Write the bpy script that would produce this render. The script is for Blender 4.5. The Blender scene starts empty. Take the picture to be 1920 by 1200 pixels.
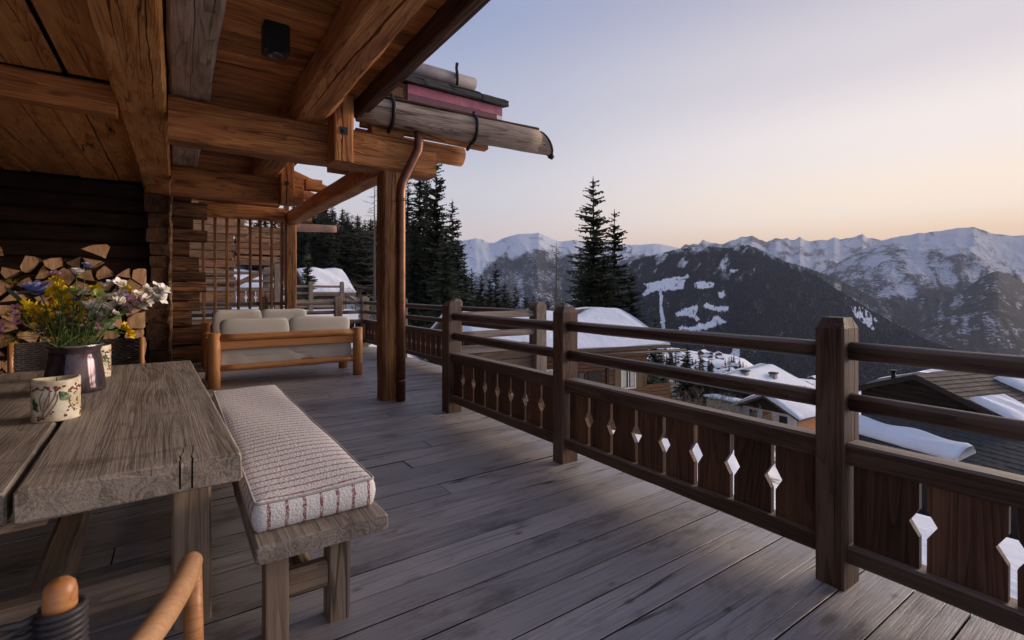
import bpy, bmesh, math, random
import numpy as np
from mathutils import Vector, Matrix, Euler

# ---------------------------------------------------------------- camera, sky, sun, exposure
SC = bpy.context.scene
COL = SC.collection
YAW = math.atan(628 / 914)
cam_d = bpy.data.cameras.new('camera')
cam = bpy.data.objects.new('camera', cam_d)
COL.objects.link(cam)
SC.camera = cam
EYE = 1.4
cam.location = (0, 0, EYE)
cam.rotation_euler = (math.pi / 2, 0, -YAW)
cam_d.sensor_width = 36
cam_d.lens = 914 / 1920 * 36
cam_d.shift_y = -55 / 1920
cam_d.clip_start = 0.05
cam_d.clip_end = 80000
cam_d.dof.use_dof = True
cam_d.dof.focus_distance = 5.0
cam_d.dof.aperture_fstop = 5.0

SC.view_settings.view_transform = 'Standard'
SC.view_settings.look = 'None'
SC.view_settings.exposure = 0.0
SC.view_settings.gamma = 1.0
SC.view_settings.use_curve_mapping = False
SC.render.engine = 'CYCLES'
SC.cycles.max_bounces = 10
SC.cycles.diffuse_bounces = 5
SC.cycles.glossy_bounces = 3
SC.cycles.transmission_bounces = 4
SC.cycles.volume_bounces = 0
SC.cycles.use_denoising = True
SC.cycles.sample_clamp_indirect = 6

SUN_AZ = math.radians(101)          # from +Y towards +X: the glow beyond the right edge
world = bpy.data.worlds.new('World')
SC.world = world
world.use_nodes = True
wt = world.node_tree
bg = wt.nodes['Background']


def wn(kind, **kw):
    n = wt.nodes.new(kind)
    for k, v in kw.items():
        setattr(n, k, v)
    return n


def wmath(op, a, b=None, clamp=False):
    n = wn('ShaderNodeMath', operation=op, use_clamp=clamp)
    for i, v in enumerate((a, b)):
        if v is None:
            continue
        if isinstance(v, (int, float)):
            n.inputs[i].default_value = v
        else:
            wt.links.new(v, n.inputs[i])
    return n.outputs[0]


tc = wn('ShaderNodeTexCoord')
sep = wn('ShaderNodeSeparateXYZ')
wt.links.new(tc.outputs['Generated'], sep.inputs[0])
elev = wmath('DIVIDE', wmath('ARCSINE', sep.outputs['Z']), math.pi / 2)
elev = wmath('MAXIMUM', elev, 0.0)
hlen = wmath('SQRT', wmath('ADD', wmath('MULTIPLY', sep.outputs['X'], sep.outputs['X']),
                           wmath('MULTIPLY', sep.outputs['Y'], sep.outputs['Y'])))
hlen = wmath('MAXIMUM', hlen, 1e-4)
dotp = wmath('DIVIDE', wmath('ADD', wmath('MULTIPLY', sep.outputs['X'], math.sin(SUN_AZ)),
                             wmath('MULTIPLY', sep.outputs['Y'], math.cos(SUN_AZ))), hlen)
mr = wn('ShaderNodeMapRange', interpolation_type='SMOOTHSTEP')
mr.inputs['From Min'].default_value = 0.22
mr.inputs['From Max'].default_value = 1.0
wt.links.new(dotp, mr.inputs['Value'])


def ramp(stops):
    n = wn('ShaderNodeValToRGB')
    n.color_ramp.interpolation = 'EASE'
    els = n.color_ramp.elements
    while len(els) < len(stops):
        els.new(0.5)
    for e, (p, c) in zip(els, stops):
        e.position = p
        e.color = (*c, 1)
    wt.links.new(elev, n.inputs[0])
    return n.outputs[0]


cool = ramp([(0.0, (.86, .62, .52)), (.06, (.80, .67, .66)), (.12, (.70, .69, .76)), (.20, (.53, .56, .70)),
             (.34, (.335, .405, .62)), (.6, (.23, .31, .54)), (1, (.17, .25, .48))])
warm = ramp([(0.0, (1.15, .58, .26)), (.045, (1.22, .80, .44)), (.09, (1.26, 1.03, .80)), (.16, (1.10, .98, .92)), (.24, (.82, .75, .78)),
             (.36, (.52, .50, .62)), (.6, (.28, .33, .52)), (1, (.17, .25, .48))])
mix1 = wn('ShaderNodeMix', data_type='RGBA')
wt.links.new(mr.outputs['Result'], mix1.inputs['Factor'])
wt.links.new(cool, mix1.inputs['A'])
wt.links.new(warm, mix1.inputs['B'])
nishita = wn('ShaderNodeTexSky', sky_type='NISHITA', sun_disc=False, sun_elevation=math.radians(2.0),
             sun_rotation=SUN_AZ, altitude=1500, air_density=1.0, dust_density=1.0, ozone_density=2.0)
nsc = wn('ShaderNodeVectorMath', operation='SCALE')
nsc.inputs['Scale'].default_value = 0.25
wt.links.new(nishita.outputs[0], nsc.inputs[0])
mix2 = wn('ShaderNodeMix', data_type='RGBA')
mix2.inputs['Factor'].default_value = 0.06
wt.links.new(mix1.outputs['Result'], mix2.inputs['A'])
wt.links.new(nsc.outputs[0], mix2.inputs['B'])
wt.links.new(mix2.outputs['Result'], bg.inputs['Color'])
bg.inputs['Strength'].default_value = 1.0

sun_d = bpy.data.lights.new('sun', 'SUN')
sun_d.energy = 4.9
sun_d.angle = math.radians(34)
sun_d.color = (1.0, .80, .64)
sun = bpy.data.objects.new('sun', sun_d)
COL.objects.link(sun)
_el = math.radians(11)
_dir = Vector((math.sin(SUN_AZ) * math.cos(_el), math.cos(SUN_AZ) * math.cos(_el), math.sin(_el)))
sun.rotation_euler = _dir.to_track_quat('Z', 'Y').to_euler()

# ---------------------------------------------------------------- helpers
rnd = random.Random(7)
WM = {}
I4 = Matrix.Identity(4)


def T(x, y, z):
    return Matrix.Translation((x, y, z))


def RZ(a):
    return Matrix.Rotation(a, 4, 'Z')


def RX(a):
    return Matrix.Rotation(a, 4, 'X')


def RY(a):
    return Matrix.Rotation(a, 4, 'Y')


def link(name, data=None, parent=None, M=I4, mat=None):
    """link one object; M is its world matrix"""
    o = bpy.data.objects.new(name, data)
    COL.objects.link(o)
    WM[o] = M.copy()
    if parent is not None:
        o.parent = parent
        o.matrix_local = WM[parent].inverted() @ M
    else:
        o.matrix_local = M
    if mat is not None and data is not None and len(data.materials) == 0:
        data.materials.append(mat)
    return o


def tag(o, label, cat, group=None):
    o['label'] = label
    o['category'] = cat
    if group:
        o['group'] = group
    return o


def thing(name, label, cat, M=I4, group=None, parent=None):
    o = link(name, None, parent, M)
    o.empty_display_size = .2
    return tag(o, label, cat, group)


def struct(o):
    o['kind'] = 'structure'
    return o


def mesh_from(verts, faces, smooth=False, name='m'):
    me = bpy.data.meshes.new(name)
    me.from_pydata([tuple(v) for v in verts], [], faces)
    me.update()
    if smooth:
        me.polygons.foreach_set('use_smooth', [True] * len(me.polygons))
    return me


class MB:
    """collects raw geometry"""

    def __init__(self):
        self.v, self.f, self.s, self.mi = [], [], [], []

    def add(self, verts, faces, smooth=False, mi=0):
        b = len(self.v)
        self.v += [tuple(p) for p in verts]
        self.f += [tuple(i + b for i in f) for f in faces]
        self.s += [smooth] * len(faces)
        self.mi += [mi] * len(faces)

    def box(self, x0, x1, y0, y1, z0, z1, M=None, mi=0):
        vs = [(x0, y0, z0), (x1, y0, z0), (x1, y1, z0), (x0, y1, z0), (x0, y0, z1), (x1, y0, z1), (x1, y1, z1), (x0, y1, z1)]
        if M is not None:
            vs = [M @ Vector(p) for p in vs]
        self.add(vs, [(0, 3, 2, 1), (4, 5, 6, 7), (0, 1, 5, 4), (1, 2, 6, 5), (2, 3, 7, 6), (3, 0, 4, 7)], mi=mi)

    def tube(self, pts, rad, n=8, caps=True, smooth=True, mi=0):
        pts = [Vector(p) for p in pts]
        if not hasattr(rad, '__len__'):
            rad = [rad] * len(pts)
        vs, fs = [], []
        up = None
        for i, p in enumerate(pts):
            d = (pts[min(i + 1, len(pts) - 1)] - pts[max(i - 1, 0)])
            if d.length < 1e-9:
                d = Vector((0, 0, 1))
            d.normalize()
            if up is None:
                up = Vector((0, 0, 1)) if abs(d.z) < .9 else Vector((1, 0, 0))
            a = d.cross(up)
            if a.length < 1e-6:
                a = d.orthogonal()
            a.normalize()
            up = a.cross(d).normalized()
            for k in range(n):
                t = 2 * math.pi * k / n
                vs.append(p + (a * math.cos(t) + up * math.sin(t)) * rad[i])
        for i in range(len(pts) - 1):
            for k in range(n):
                k2 = (k + 1) % n
                fs.append((i * n + k, i * n + k2, (i + 1) * n + k2, (i + 1) * n + k))
        self.add(vs, fs, smooth, mi)
        if caps:
            b = len(self.v) - len(vs)
            self.f.append(tuple(b + k for k in reversed(range(n))))
            self.f.append(tuple(b + (len(pts) - 1) * n + k for k in range(n)))
            self.s += [False, False]
            self.mi += [mi, mi]

    def lathe(self, prof, n=24, c=(0, 0, 0), smooth=True, mi=0):
        vs, fs = [], []
        for r, z in prof:
            for k in range(n):
                t = 2 * math.pi * k / n
                vs.append((c[0] + r * math.cos(t), c[1] + r * math.sin(t), c[2] + z))
        for i in range(len(prof) - 1):
            for k in range(n):
                k2 = (k + 1) % n
                fs.append((i * n + k, i * n + k2, (i + 1) * n + k2, (i + 1) * n + k))
        self.add(vs, fs, smooth, mi)

    def mesh(self, mats=()):
        me = bpy.data.meshes.new('m')
        me.from_pydata(self.v, [], self.f)
        me.polygons.foreach_set('use_smooth', self.s)
        me.polygons.foreach_set('material_index', self.mi)
        for m in mats:
            me.materials.append(m)
        me.update()
        return me

    def obj(self, name, mat, parent=None, M=I4):
        return link(name, self.mesh(mat if isinstance(mat, (list, tuple)) else (mat,)), parent, M)


def axisM(p0, p1, up=(0, 0, 1)):
    """matrix whose X runs from p0 to p1"""
    p0, p1 = Vector(p0), Vector(p1)
    x = (p1 - p0).normalized()
    up = Vector(up)
    if abs(x.dot(up)) > .98:
        up = Vector((0, 1, 0))
    y = up.cross(x).normalized()
    z = x.cross(y)
    return Matrix(((x.x, y.x, z.x, p0.x), (x.y, y.y, z.y, p0.y), (x.z, y.z, z.z, p0.z), (0, 0, 0, 1)))


def timber_mesh(L, w, h, rough=.006, bevel=.018, seg=None, seed=None, taper=0, wane=.0, arris=None):
    """hewn beam along +X, centred in Y and Z"""
    r = random.Random(seed if seed is not None else rnd.random())
    n = seg or max(2, int(L / .22))
    b = min(bevel, w * .3, h * .3)
    sec = []
    for sy, sz in ((-1, -1), (1, -1), (1, 1), (-1, 1)):
        bb = b * (1 + (r.random() - .3) * .8)
        a = (sy * (w / 2 - bb), sz * h / 2)
        c = (sy * w / 2, sz * (h / 2 - bb))
        sec += [a, c] if (sy * sz) < 0 else [c, a]
    # order: go round
    sec = [(-w / 2 + b, -h / 2), (w / 2 - b, -h / 2), (w / 2, -h / 2 + b), (w / 2, h / 2 - b),
           (w / 2 - b, h / 2), (-w / 2 + b, h / 2), (-w / 2, h / 2 - b), (-w / 2, -h / 2 + b)]
    verts, faces = [], []
    m = len(sec)
    wob = [(r.uniform(-1, 1), r.uniform(-1, 1)) for _ in range(m)]
    dy = dz = 0
    for i in range(n + 1):
        x = L * i / n
        dy += r.uniform(-1, 1) * rough * .5
        dz += r.uniform(-1, 1) * rough * .5
        dy *= .85
        dz *= .85
        for k, (y, z) in enumerate(sec):
            a, c = wob[k]
            a = a * .75 + r.uniform(-1, 1) * .55
            c = c * .75 + r.uniform(-1, 1) * .55
            wob[k] = (a, c)
            verts.append((x + (r.uniform(-1, 1) * rough * .4 if i in (0, n) else 0), y + dy + a * rough, z + dz + c * rough))
    for i in range(n):
        for k in range(m):
            k2 = (k + 1) % m
            faces.append((i * m + k, i * m + k2, (i + 1) * m + k2, (i + 1) * m + k))
    faces.append(tuple(reversed(range(m))))
    faces.append(tuple(n * m + k for k in range(m)))
    return mesh_from(verts, faces)


def timber(name, p0, p1, w, h, mat, parent, up=(0, 0, 1), **kw):
    L = (Vector(p1) - Vector(p0)).length
    return link(name, timber_mesh(L, w, h, **kw), parent, axisM(p0, p1, up), mat)


def round_mesh(L, r0, rough=.006, n=12, seg=None, seed=None, r1=None):
    r = random.Random(seed if seed is not None else rnd.random())
    r1 = r0 if r1 is None else r1
    seg = seg or max(2, int(L / .2))
    vs, fs = [], []
    off = [0] * n
    dy = dz = 0
    for i in range(seg + 1):
        dy = dy * .9 + r.uniform(-1, 1) * rough * .4
        dz = dz * .9 + r.uniform(-1, 1) * rough * .4
        rr = r0 + (r1 - r0) * i / seg
        for k in range(n):
            off[k] = off[k] * .8 + r.uniform(-1, 1) * rough * .4
            t = 2 * math.pi * k / n
            vs.append((L * i / seg, dy + (rr + off[k]) * math.cos(t), dz + (rr + off[k]) * math.sin(t)))
    for i in range(seg):
        for k in range(n):
            k2 = (k + 1) % n
            fs.append((i * n + k, i * n + k2, (i + 1) * n + k2, (i + 1) * n + k))
    me = mesh_from(vs, fs + [tuple(reversed(range(n))), tuple(seg * n + k for k in range(n))])
    sm = [True] * len(fs) + [False, False]
    me.polygons.foreach_set('use_smooth', sm)
    return me


def roundlog(name, p0, p1, r, mat, parent, **kw):
    L = (Vector(p1) - Vector(p0)).length
    return link(name, round_mesh(L, r, **kw), parent, axisM(p0, p1), mat)


def soft_box_mesh(sx, sy, sz, cuts=10, crown=.3, power=5, seed=0, lump=.01):
    """a stuffed cushion: superellipsoid grid box, centred"""
    bm = bmesh.new()
    bmesh.ops.create_cube(bm, size=2)
    bmesh.ops.subdivide_edges(bm, edges=bm.edges[:], cuts=cuts, use_grid_fill=True)
    r = random.Random(seed)
    ph = [r.uniform(0, 6) for _ in range(6)]
    for v in bm.verts:
        x, y, z = v.co
        p = power
        nrm = (abs(x) ** p + abs(y) ** p + abs(z) ** p) ** (1 / p)
        x, y, z = x / nrm, y / nrm, z / nrm
        l = lump * (math.sin(3.1 * x + ph[0] + 2 * z) + math.sin(4.3 * z + ph[1] + 3 * y) + math.sin(5 * y + ph[2] + 2.2 * x)) / 1.5
        v.co = (x * sx / 2 * (1 + l), y * sy / 2 * (1 + 2 * l), z * sz / 2 * (1 + l))
    for f in bm.faces:
        f.smooth = True
    me = bpy.data.meshes.new('m')
    bm.to_mesh(me)
    bm.free()
    return me


# photo geometry: a ray through column u at forward distance t
SY, CY = math.sin(YAW), math.cos(YAW)


def spot(u, t):
    a = (u - 960) / 914
    return (SY + CY * a) * t, (CY - SY * a) * t


def point(u, v, t):
    x, y = spot(u, t)
    return Vector((x, y, EYE + (545 - v) / 914 * t))


# ---------------------------------------------------------------- numpy noise
def _hash(ix, iy, seed):
    h = (ix.astype(np.int64) * 374761393 + iy.astype(np.int64) * 668265263 + seed * 1274126177) & 0x7fffffff
    h = ((h ^ (h >> 13)) * 1274126177) & 0x7fffffff
    h = (h ^ (h >> 16)) & 0xffff
    return h / 65535.0


def vnoise(x, y, seed=0):
    ix, iy = np.floor(x), np.floor(y)
    fx, fy = x - ix, y - iy
    fx = fx * fx * fx * (fx * (fx * 6 - 15) + 10)
    fy = fy * fy * fy * (fy * (fy * 6 - 15) + 10)
    a, b = _hash(ix, iy, seed), _hash(ix + 1, iy, seed)
    c, d = _hash(ix, iy + 1, seed), _hash(ix + 1, iy + 1, seed)
    return (a + (b - a) * fx) * (1 - fy) + (c + (d - c) * fx) * fy


def fbm(x, y, oct=5, seed=0, gain=.5):
    s, a, t = 0, 1, 0
    for o in range(oct):
        s = s + a * vnoise(x * 2 ** o, y * 2 ** o, seed + o * 17)
        t += a
        a *= gain
    return s / t


def ridged(x, y, oct=5, seed=0, gain=.5):
    s, a, t = 0, 1, 0
    for o in range(oct):
        n = 1 - np.abs(2 * vnoise(x * 2 ** o, y * 2 ** o, seed + o * 31) - 1)
        s = s + a * n * n
        t += a
        a *= gain
    return s / t


def smooth(a, b, x):
    t = np.clip((x - a) / (b - a), 0, 1)
    return t * t * (3 - 2 * t)


# ---------------------------------------------------------------- materials
class NT:
    def __init__(self, name):
        self.m = bpy.data.materials.new(name)
        self.m.use_nodes = True
        self.t = self.m.node_tree
        self.b = self.t.nodes['Principled BSDF']

    def n(self, kind, **kw):
        nd = self.t.nodes.new(kind)
        for k, v in kw.items():
            if k.startswith('i_'):
                nd.inputs[k[2:]].default_value = v
            else:
                setattr(nd, k, v)
        return nd

    def l(self, a, b):
        self.t.links.new(a, b)

    def math(self, op, a, b=None, clamp=False):
        nd = self.n('ShaderNodeMath', operation=op, use_clamp=clamp)
        for i, v in enumerate((a, b)):
            if v is None:
                continue
            if isinstance(v, (int, float)):
                nd.inputs[i].default_value = v
            else:
                self.l(v, nd.inputs[i])
        return nd.outputs[0]

    def mr(self, v, a, b, c=0.0, d=1.0, sm=True):
        nd = self.n('ShaderNodeMapRange', interpolation_type='SMOOTHSTEP' if sm else 'LINEAR')
        self.l(v, nd.inputs['Value'])
        for k, x in zip(('From Min', 'From Max', 'To Min', 'To Max'), (a, b, c, d)):
            nd.inputs[k].default_value = x
        return nd.outputs['Result']

    def mix(self, f, a, b, blend='MIX'):
        nd = self.n('ShaderNodeMix', data_type='RGBA', blend_type=blend)
        for k, v in (('Factor', f), ('A', a), ('B', b)):
            if isinstance(v, (int, float)):
                nd.inputs[k].default_value = v
            elif isinstance(v, tuple):
                nd.inputs[k].default_value = (*v, 1)
            else:
                self.l(v, nd.inputs[k])
        return nd.outputs['Result']

    def noise(self, vec, scale, detail=4, rough=.55, dist=0.0, out='Fac'):
        nd = self.n('ShaderNodeTexNoise')
        nd.inputs['Scale'].default_value = scale
        nd.inputs['Detail'].default_value = detail
        nd.inputs['Roughness'].default_value = rough
        nd.inputs['Distortion'].default_value = dist
        if vec is not None:
            self.l(vec, nd.inputs['Vector'])
        return nd.outputs[out]

    def mapped(self, vec, s):
        nd = self.n('ShaderNodeVectorMath', operation='MULTIPLY')
        self.l(vec, nd.inputs[0])
        nd.inputs[1].default_value = s
        return nd.outputs[0]

    def coord(self, rand=True):
        """object coordinates with a random shift for each object"""
        tcn = self.n('ShaderNodeTexCoord')
        v = tcn.outputs['Object']
        if rand:
            oi = self.n('ShaderNodeObjectInfo')
            self.rand = oi.outputs['Random']
            sc = self.n('ShaderNodeVectorMath', operation='SCALE')
            sc.inputs[0].default_value = (137.0, 61.0, 93.0)
            self.l(self.rand, sc.inputs['Scale'])
            ad = self.n('ShaderNodeVectorMath', operation='ADD')
            self.l(v, ad.inputs[0])
            self.l(sc.outputs[0], ad.inputs[1])
            v = ad.outputs[0]
        return v

    def bump(self, h, strength=.4, dist=.01):
        nd = self.n('ShaderNodeBump')
        nd.inputs['Strength'].default_value = strength
        nd.inputs['Distance'].default_value = dist
        self.l(h, nd.inputs['Height'])
        self.l(nd.outputs[0], self.b.inputs['Normal'])

    def set(self, **kw):
        for k, v in kw.items():
            k = k.replace('_', ' ')
            if isinstance(v, tuple):
                v = (*v, 1) if len(v) == 3 else v
                self.b.inputs[k].default_value = v
            elif isinstance(v, (int, float)):
                self.b.inputs[k].default_value = v
            else:
                self.l(v, self.b.inputs[k])
        return self


def wood(name, dark, mid, light, rough=.75, crack=.6, knot=.5, grey=None, greyamt=0.0, vary=.25, bump=.35, ax='X',
         gs=1.0, stain=0.0, stain_col=(.05, .03, .02), spec=.25, ring=.15, bleach=None, fw=.38, specks=0.0):
    m = NT(name)
    v = m.coord()
    a = {'X': (1, 0, 0), 'Y': (0, 1, 0), 'Z': (0, 0, 1)}[ax]

    def st(al, ac):
        return m.mapped(v, tuple((al if q else ac) * gs for q in a))
    warp = m.noise(st(.9, 2.2), 1.3, 3, .5)
    # cathedral rings: distance field distorted by low noise
    rings = m.n('ShaderNodeTexNoise')
    rings.inputs['Scale'].default_value = 1.0
    rings.inputs['Detail'].default_value = 2
    rings.inputs['Distortion'].default_value = .4
    m.l(st(.26, 4.2), rings.inputs['Vector'])
    rg = m.math('FRACT', m.math('MULTIPLY', rings.outputs['Fac'], 24.0))
    rg = m.mr(rg, 0, 1, 0, 1, sm=False)
    rg = m.math('MULTIPLY', m.math('POWER', rg, 2.0), 1.0)
    broad = m.noise(st(.8, 4.5), 1.6, 5, .6, .3)
    fine = m.noise(st(1.6, 75), 1.5, 4, .65)
    grain = m.math('ADD', m.math('MULTIPLY', broad, 1 - fw), m.math('MULTIPLY', fine, fw))
    grain = m.math('SUBTRACT', grain, m.math('MULTIPLY', rg, ring))
    cr = m.n('ShaderNodeValToRGB')
    els = cr.color_ramp.elements
    els[0].position, els[0].color = .31, (*dark, 1)
    els[1].position, els[1].color = .62, (*light, 1)
    e = els.new(.45)
    e.color = (*mid, 1)
    m.l(grain, cr.inputs[0])
    col = cr.outputs[0]
    if grey:
        g = m.mr(m.noise(st(.5, 1.6), 1.4, 4, .6), .5 - greyamt * .5 + .1, .62 - greyamt * .5 + .16)
        g = m.math('MULTIPLY', g, min(1, greyamt * 1.5))
        gcol = m.mix(fine, tuple(c * .6 for c in grey), tuple(min(1, c * 1.35) for c in grey))
        col = m.mix(g, col, gcol)
    if stain:
        s = m.mr(m.noise(m.mapped(v, (1, 2.4, 2.4)), 2.0, 7, .68), .58 - stain * .10, .72)
        col = m.mix(m.math('MULTIPLY', s, .75), col, stain_col)
    # long checks
    cn = m.noise(st(.16, 5.0), 1.5, 2, .35)
    cl = m.mr(m.math('ABSOLUTE', m.math('SUBTRACT', cn, .5)), 0.0, .012)
    cmask = m.mr(m.noise(st(.5, 1.3), 1.1, 2, .5), .44, .56)
    crk = m.math('SUBTRACT', 1.0, m.math('MULTIPLY', m.math('MULTIPLY', m.math('SUBTRACT', 1.0, cl), cmask), crack))
    col = m.mix(1.0, col, None or m.n('ShaderNodeCombineColor').outputs[0], 'MULTIPLY') if False else col
    comb = m.n('ShaderNodeCombineColor')
    for i in range(3):
        m.l(crk, comb.inputs[i])
    col = m.mix(1.0, col, comb.outputs[0], 'MULTIPLY')
    # knots
    vo = m.n('ShaderNodeTexVoronoi')
    vo.inputs['Scale'].default_value = 1.0
    m.l(st(1.5, 5.0), vo.inputs['Vector'])
    kd = m.mr(vo.outputs['Distance'], .05, .17)
    ks = m.math('GREATER_THAN', m.math('MULTIPLY', vo.outputs['Color'], 1.0), .55)
    kn = m.math('MULTIPLY', m.math('MULTIPLY', m.math('SUBTRACT', 1.0, kd), ks), knot)
    col = m.mix(kn, col, tuple(c * .45 for c in dark))
    # one tone for each piece
    vv = m.mr(m.rand, 0, 1, 1 - vary, 1 + vary, sm=False)
    cb2 = m.n('ShaderNodeCombineColor')
    for i in range(3):
        m.l(vv, cb2.inputs[i])
    col = m.mix(1.0, col, cb2.outputs[0], 'MULTIPLY')
    if specks:
        sv = m.n('ShaderNodeTexVoronoi')
        sv.inputs['Scale'].default_value = 1.0
        m.l(st(3.2, 7.0), sv.inputs['Vector'])
        sd_ = m.mr(sv.outputs['Distance'], .03, .15)
        sk_ = m.math('GREATER_THAN', m.math('MULTIPLY', sv.outputs['Color'], 1.0), .55)
        col = m.mix(m.math('MULTIPLY', m.math('MULTIPLY', m.math('SUBTRACT', 1.0, sd_), sk_), specks), col, tuple(c * .35 for c in dark))
    if bleach:       # the upper sides have gone grey in the sun and rain
        gn_ = m.n('ShaderNodeNewGeometry')
        sz_ = m.n('ShaderNodeSeparateXYZ')
        m.l(gn_.outputs['True Normal'], sz_.inputs[0])
        up_ = m.math('MULTIPLY', m.mr(sz_.outputs['Z'], .45, .9), m.mr(fine, .2, .6, .55, 1.0))
        col = m.mix(up_, col, bleach)
    m.l(col, m.b.inputs['Base Color'])
    h = m.math('ADD', m.math('MULTIPLY', fine, .35), m.math('MULTIPLY', broad, .8))
    h = m.math('ADD', h, m.math('MULTIPLY', crk, .9))
    h = m.math('SUBTRACT', h, m.math('MULTIPLY', rg, .12))
    m.bump(h, bump, .012)
    rr = m.mr(broad, .3, .7, rough - .12, rough + .1)
    m.l(rr, m.b.inputs['Roughness'])
    m.b.inputs['Specular IOR Level'].default_value = spec
    return m.m


def plain(name, col, rough=.6, metal=0.0, vary=0.0, nscale=6, namt=.15, bump=0.0, bscale=40, spec=.3, rand=False):
    m = NT(name)
    v = m.coord(rand)
    n = m.noise(v, nscale, 5, .6)
    c = m.mix(n, tuple(x * (1 - namt * 2) for x in col), tuple(min(1, x * (1 + namt * 2)) for x in col))
    if rand and vary:
        vv = m.mr(m.rand, 0, 1, 1 - vary, 1 + vary, sm=False)
        cb = m.n('ShaderNodeCombineColor')
        for i in range(3):
            m.l(vv, cb.inputs[i])
        c = m.mix(1.0, c, cb.outputs[0], 'MULTIPLY')
    m.l(c, m.b.inputs['Base Color'])
    m.set(Roughness=rough, Metallic=metal)
    m.b.inputs['Specular IOR Level'].default_value = spec
    if bump:
        m.bump(m.noise(v, bscale, 4, .6), bump, .01)
    return m.m


W_BEAM = wood('beam_wood', (.15, .052, .018), (.36, .142, .047), (.53, .25, .09), vary=.12, crack=.85, knot=.4, bump=.8)
W_BEAM_LIT = wood('lit_beam_wood', (.30, .105, .028), (.60, .255, .075), (.74, .38, .14), vary=.08, crack=.9, knot=.5, bump=.5, ring=.13)  # brighter copy of the beam wood: light on the left side put into colour
W_PILLARX = wood('brown_post_wood', (.085, .036, .015), (.22, .098, .040), (.37, .185, .082), vary=.08, crack=1.0, knot=.5, bump=.7)
W_BARS = wood('screen_bar_wood', (.07, .030, .013), (.17, .075, .032), (.26, .125, .055), vary=.15, crack=.5)
W_SHADED = wood('shaded_dark_wood', (.010, .006, .004), (.026, .014, .009), (.055, .028, .017), vary=.3, crack=.9, bump=.6)  # near-black wood: shade of the room and the deck gaps put into colour
W_ARM = wood('lit_teak', (.40, .20, .09), (.48, .26, .125), (.54, .31, .16), vary=.05, crack=0, knot=0, bump=.12, rough=.45, spec=.4, ring=.14, fw=.5)  # paler copy of the teak: light reflecting on the arm put into colour
W_BEAM_GREY = wood('grey_beam_wood', (.19, .13, .09), (.36, .265, .19), (.48, .37, .28), vary=.12, crack=.8, bump=.4)
W_CEIL = wood('ceiling_wood', (.17, .056, .016), (.40, .150, .044), (.55, .24, .080), vary=.35, crack=.7, knot=.6, gs=1.0)
W_LOG = wood('old_log_wood', (.022, .012, .008), (.115, .052, .025), (.29, .135, .06), vary=.45, crack=.95, knot=.5, bump=.8)
W_DARKLOG = wood('dark_log_wood', (.035, .018, .011), (.10, .048, .026), (.18, .088, .047), vary=.3, crack=.9, bump=.6)
W_DECK = wood('deck_wood', (.215, .182, .165), (.375, .340, .328), (.47, .435, .425), vary=.18, crack=.85, knot=.85, grey=(.37, .352, .355),
              greyamt=.4, stain=.8, stain_col=(.085, .062, .048), bump=.7, ring=.10, rough=.52, spec=.5, fw=.58, specks=.8)
W_RAIL = wood('railing_wood', (.036, .020, .014), (.078, .044, .030), (.13, .076, .053), vary=.18, crack=.6, grey=(.12, .085, .068), greyamt=.25, bleach=(.26, .21, .175),
              knot=.5, rough=.6, spec=.35)
W_RAILGREY = wood('grey_railing_wood', (.12, .092, .075), (.21, .168, .14), (.31, .255, .22), vary=.15, crack=.6, knot=.4, rough=.7)
W_TABLE = wood('table_oak', (.15, .112, .08), (.28, .215, .16), (.39, .31, .24), vary=.06, crack=1.0, knot=.3, grey=(.21, .175, .145), greyamt=.4,
               bump=.45, rough=.6, spec=.3)
W_BENCH = wood('bench_oak', (.17, .112, .068), (.31, .215, .14), (.43, .32, .22), vary=.12, crack=.7, knot=.5, grey=(.24, .20, .165), greyamt=.35,
               bump=.35, rough=.65)
W_TEAK = wood('oiled_teak', (.36, .14, .045), (.47, .205, .070), (.55, .26, .095), vary=.12, ring=.16, crack=.25, knot=.35, bump=.15, rough=.42, spec=.45)
W_FIRE = wood('firewood_face', (.42, .215, .10), (.66, .39, .21), (.80, .54, .32), vary=.22, crack=.5, knot=.1, ax='Z', gs=2.5, bump=.4)
W_BARK = wood('firewood_side', (.09, .045, .022), (.22, .12, .06), (.40, .25, .13), vary=.3, crack=.6, knot=.1, ax='Y', gs=2, bump=.6)
W_CHALET = wood('chalet_wood', (.07, .032, .017), (.145, .066, .034), (.22, .105, .055), vary=.15, crack=.4)
W_DARKCHALET = wood('dark_chalet_wood', (.022, .017, .014), (.042, .032, .026), (.065, .05, .04), vary=.15, crack=.3)
W_NEIGH = wood('pale_log_wood', (.10, .05, .027), (.22, .118, .064), (.34, .195, .11), vary=.2, crack=.7)
M_ENDGRAIN = plain('sawn_end', (.44, .23, .115), .8, vary=.2, rand=True, nscale=18, namt=.25, bump=.3)
M_COPPER = plain('aged_copper', (.16, .078, .050), .36, .75, nscale=9, namt=.25, bump=.05)
M_COPPERGREY = plain('rusty_gutter', (.30, .17, .12), .7, .1, nscale=7, namt=.3)
M_IRON = plain('black_iron', (.022, .021, .022), .5, .6, nscale=12)
M_BOLT = plain('blue_steel', (.05, .056, .068), .4, .8)
M_BLACKBOX = plain('black_box', (.011, .010, .010), .5)
M_SLATE = plain('stone_slate', (.055, .052, .048), .85, nscale=5, namt=.35, bump=.7, bscale=16)
M_TILE = plain('roof_tile', (.10, .075, .058), .85, vary=.3, rand=True, nscale=3, namt=.25, bump=.4, bscale=20)
M_LINEN = plain('linen', (.58, .55, .495), .95, nscale=3, namt=.05, bump=.25, bscale=260, spec=.1)
M_WICKER = plain('dark_wicker', (.055, .048, .046), .6, nscale=20, namt=.25, vary=.15, rand=True)
M_PINK = plain('pink_film', (.36, .12, .16), .5, nscale=6, namt=.38, bump=.05)
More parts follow.
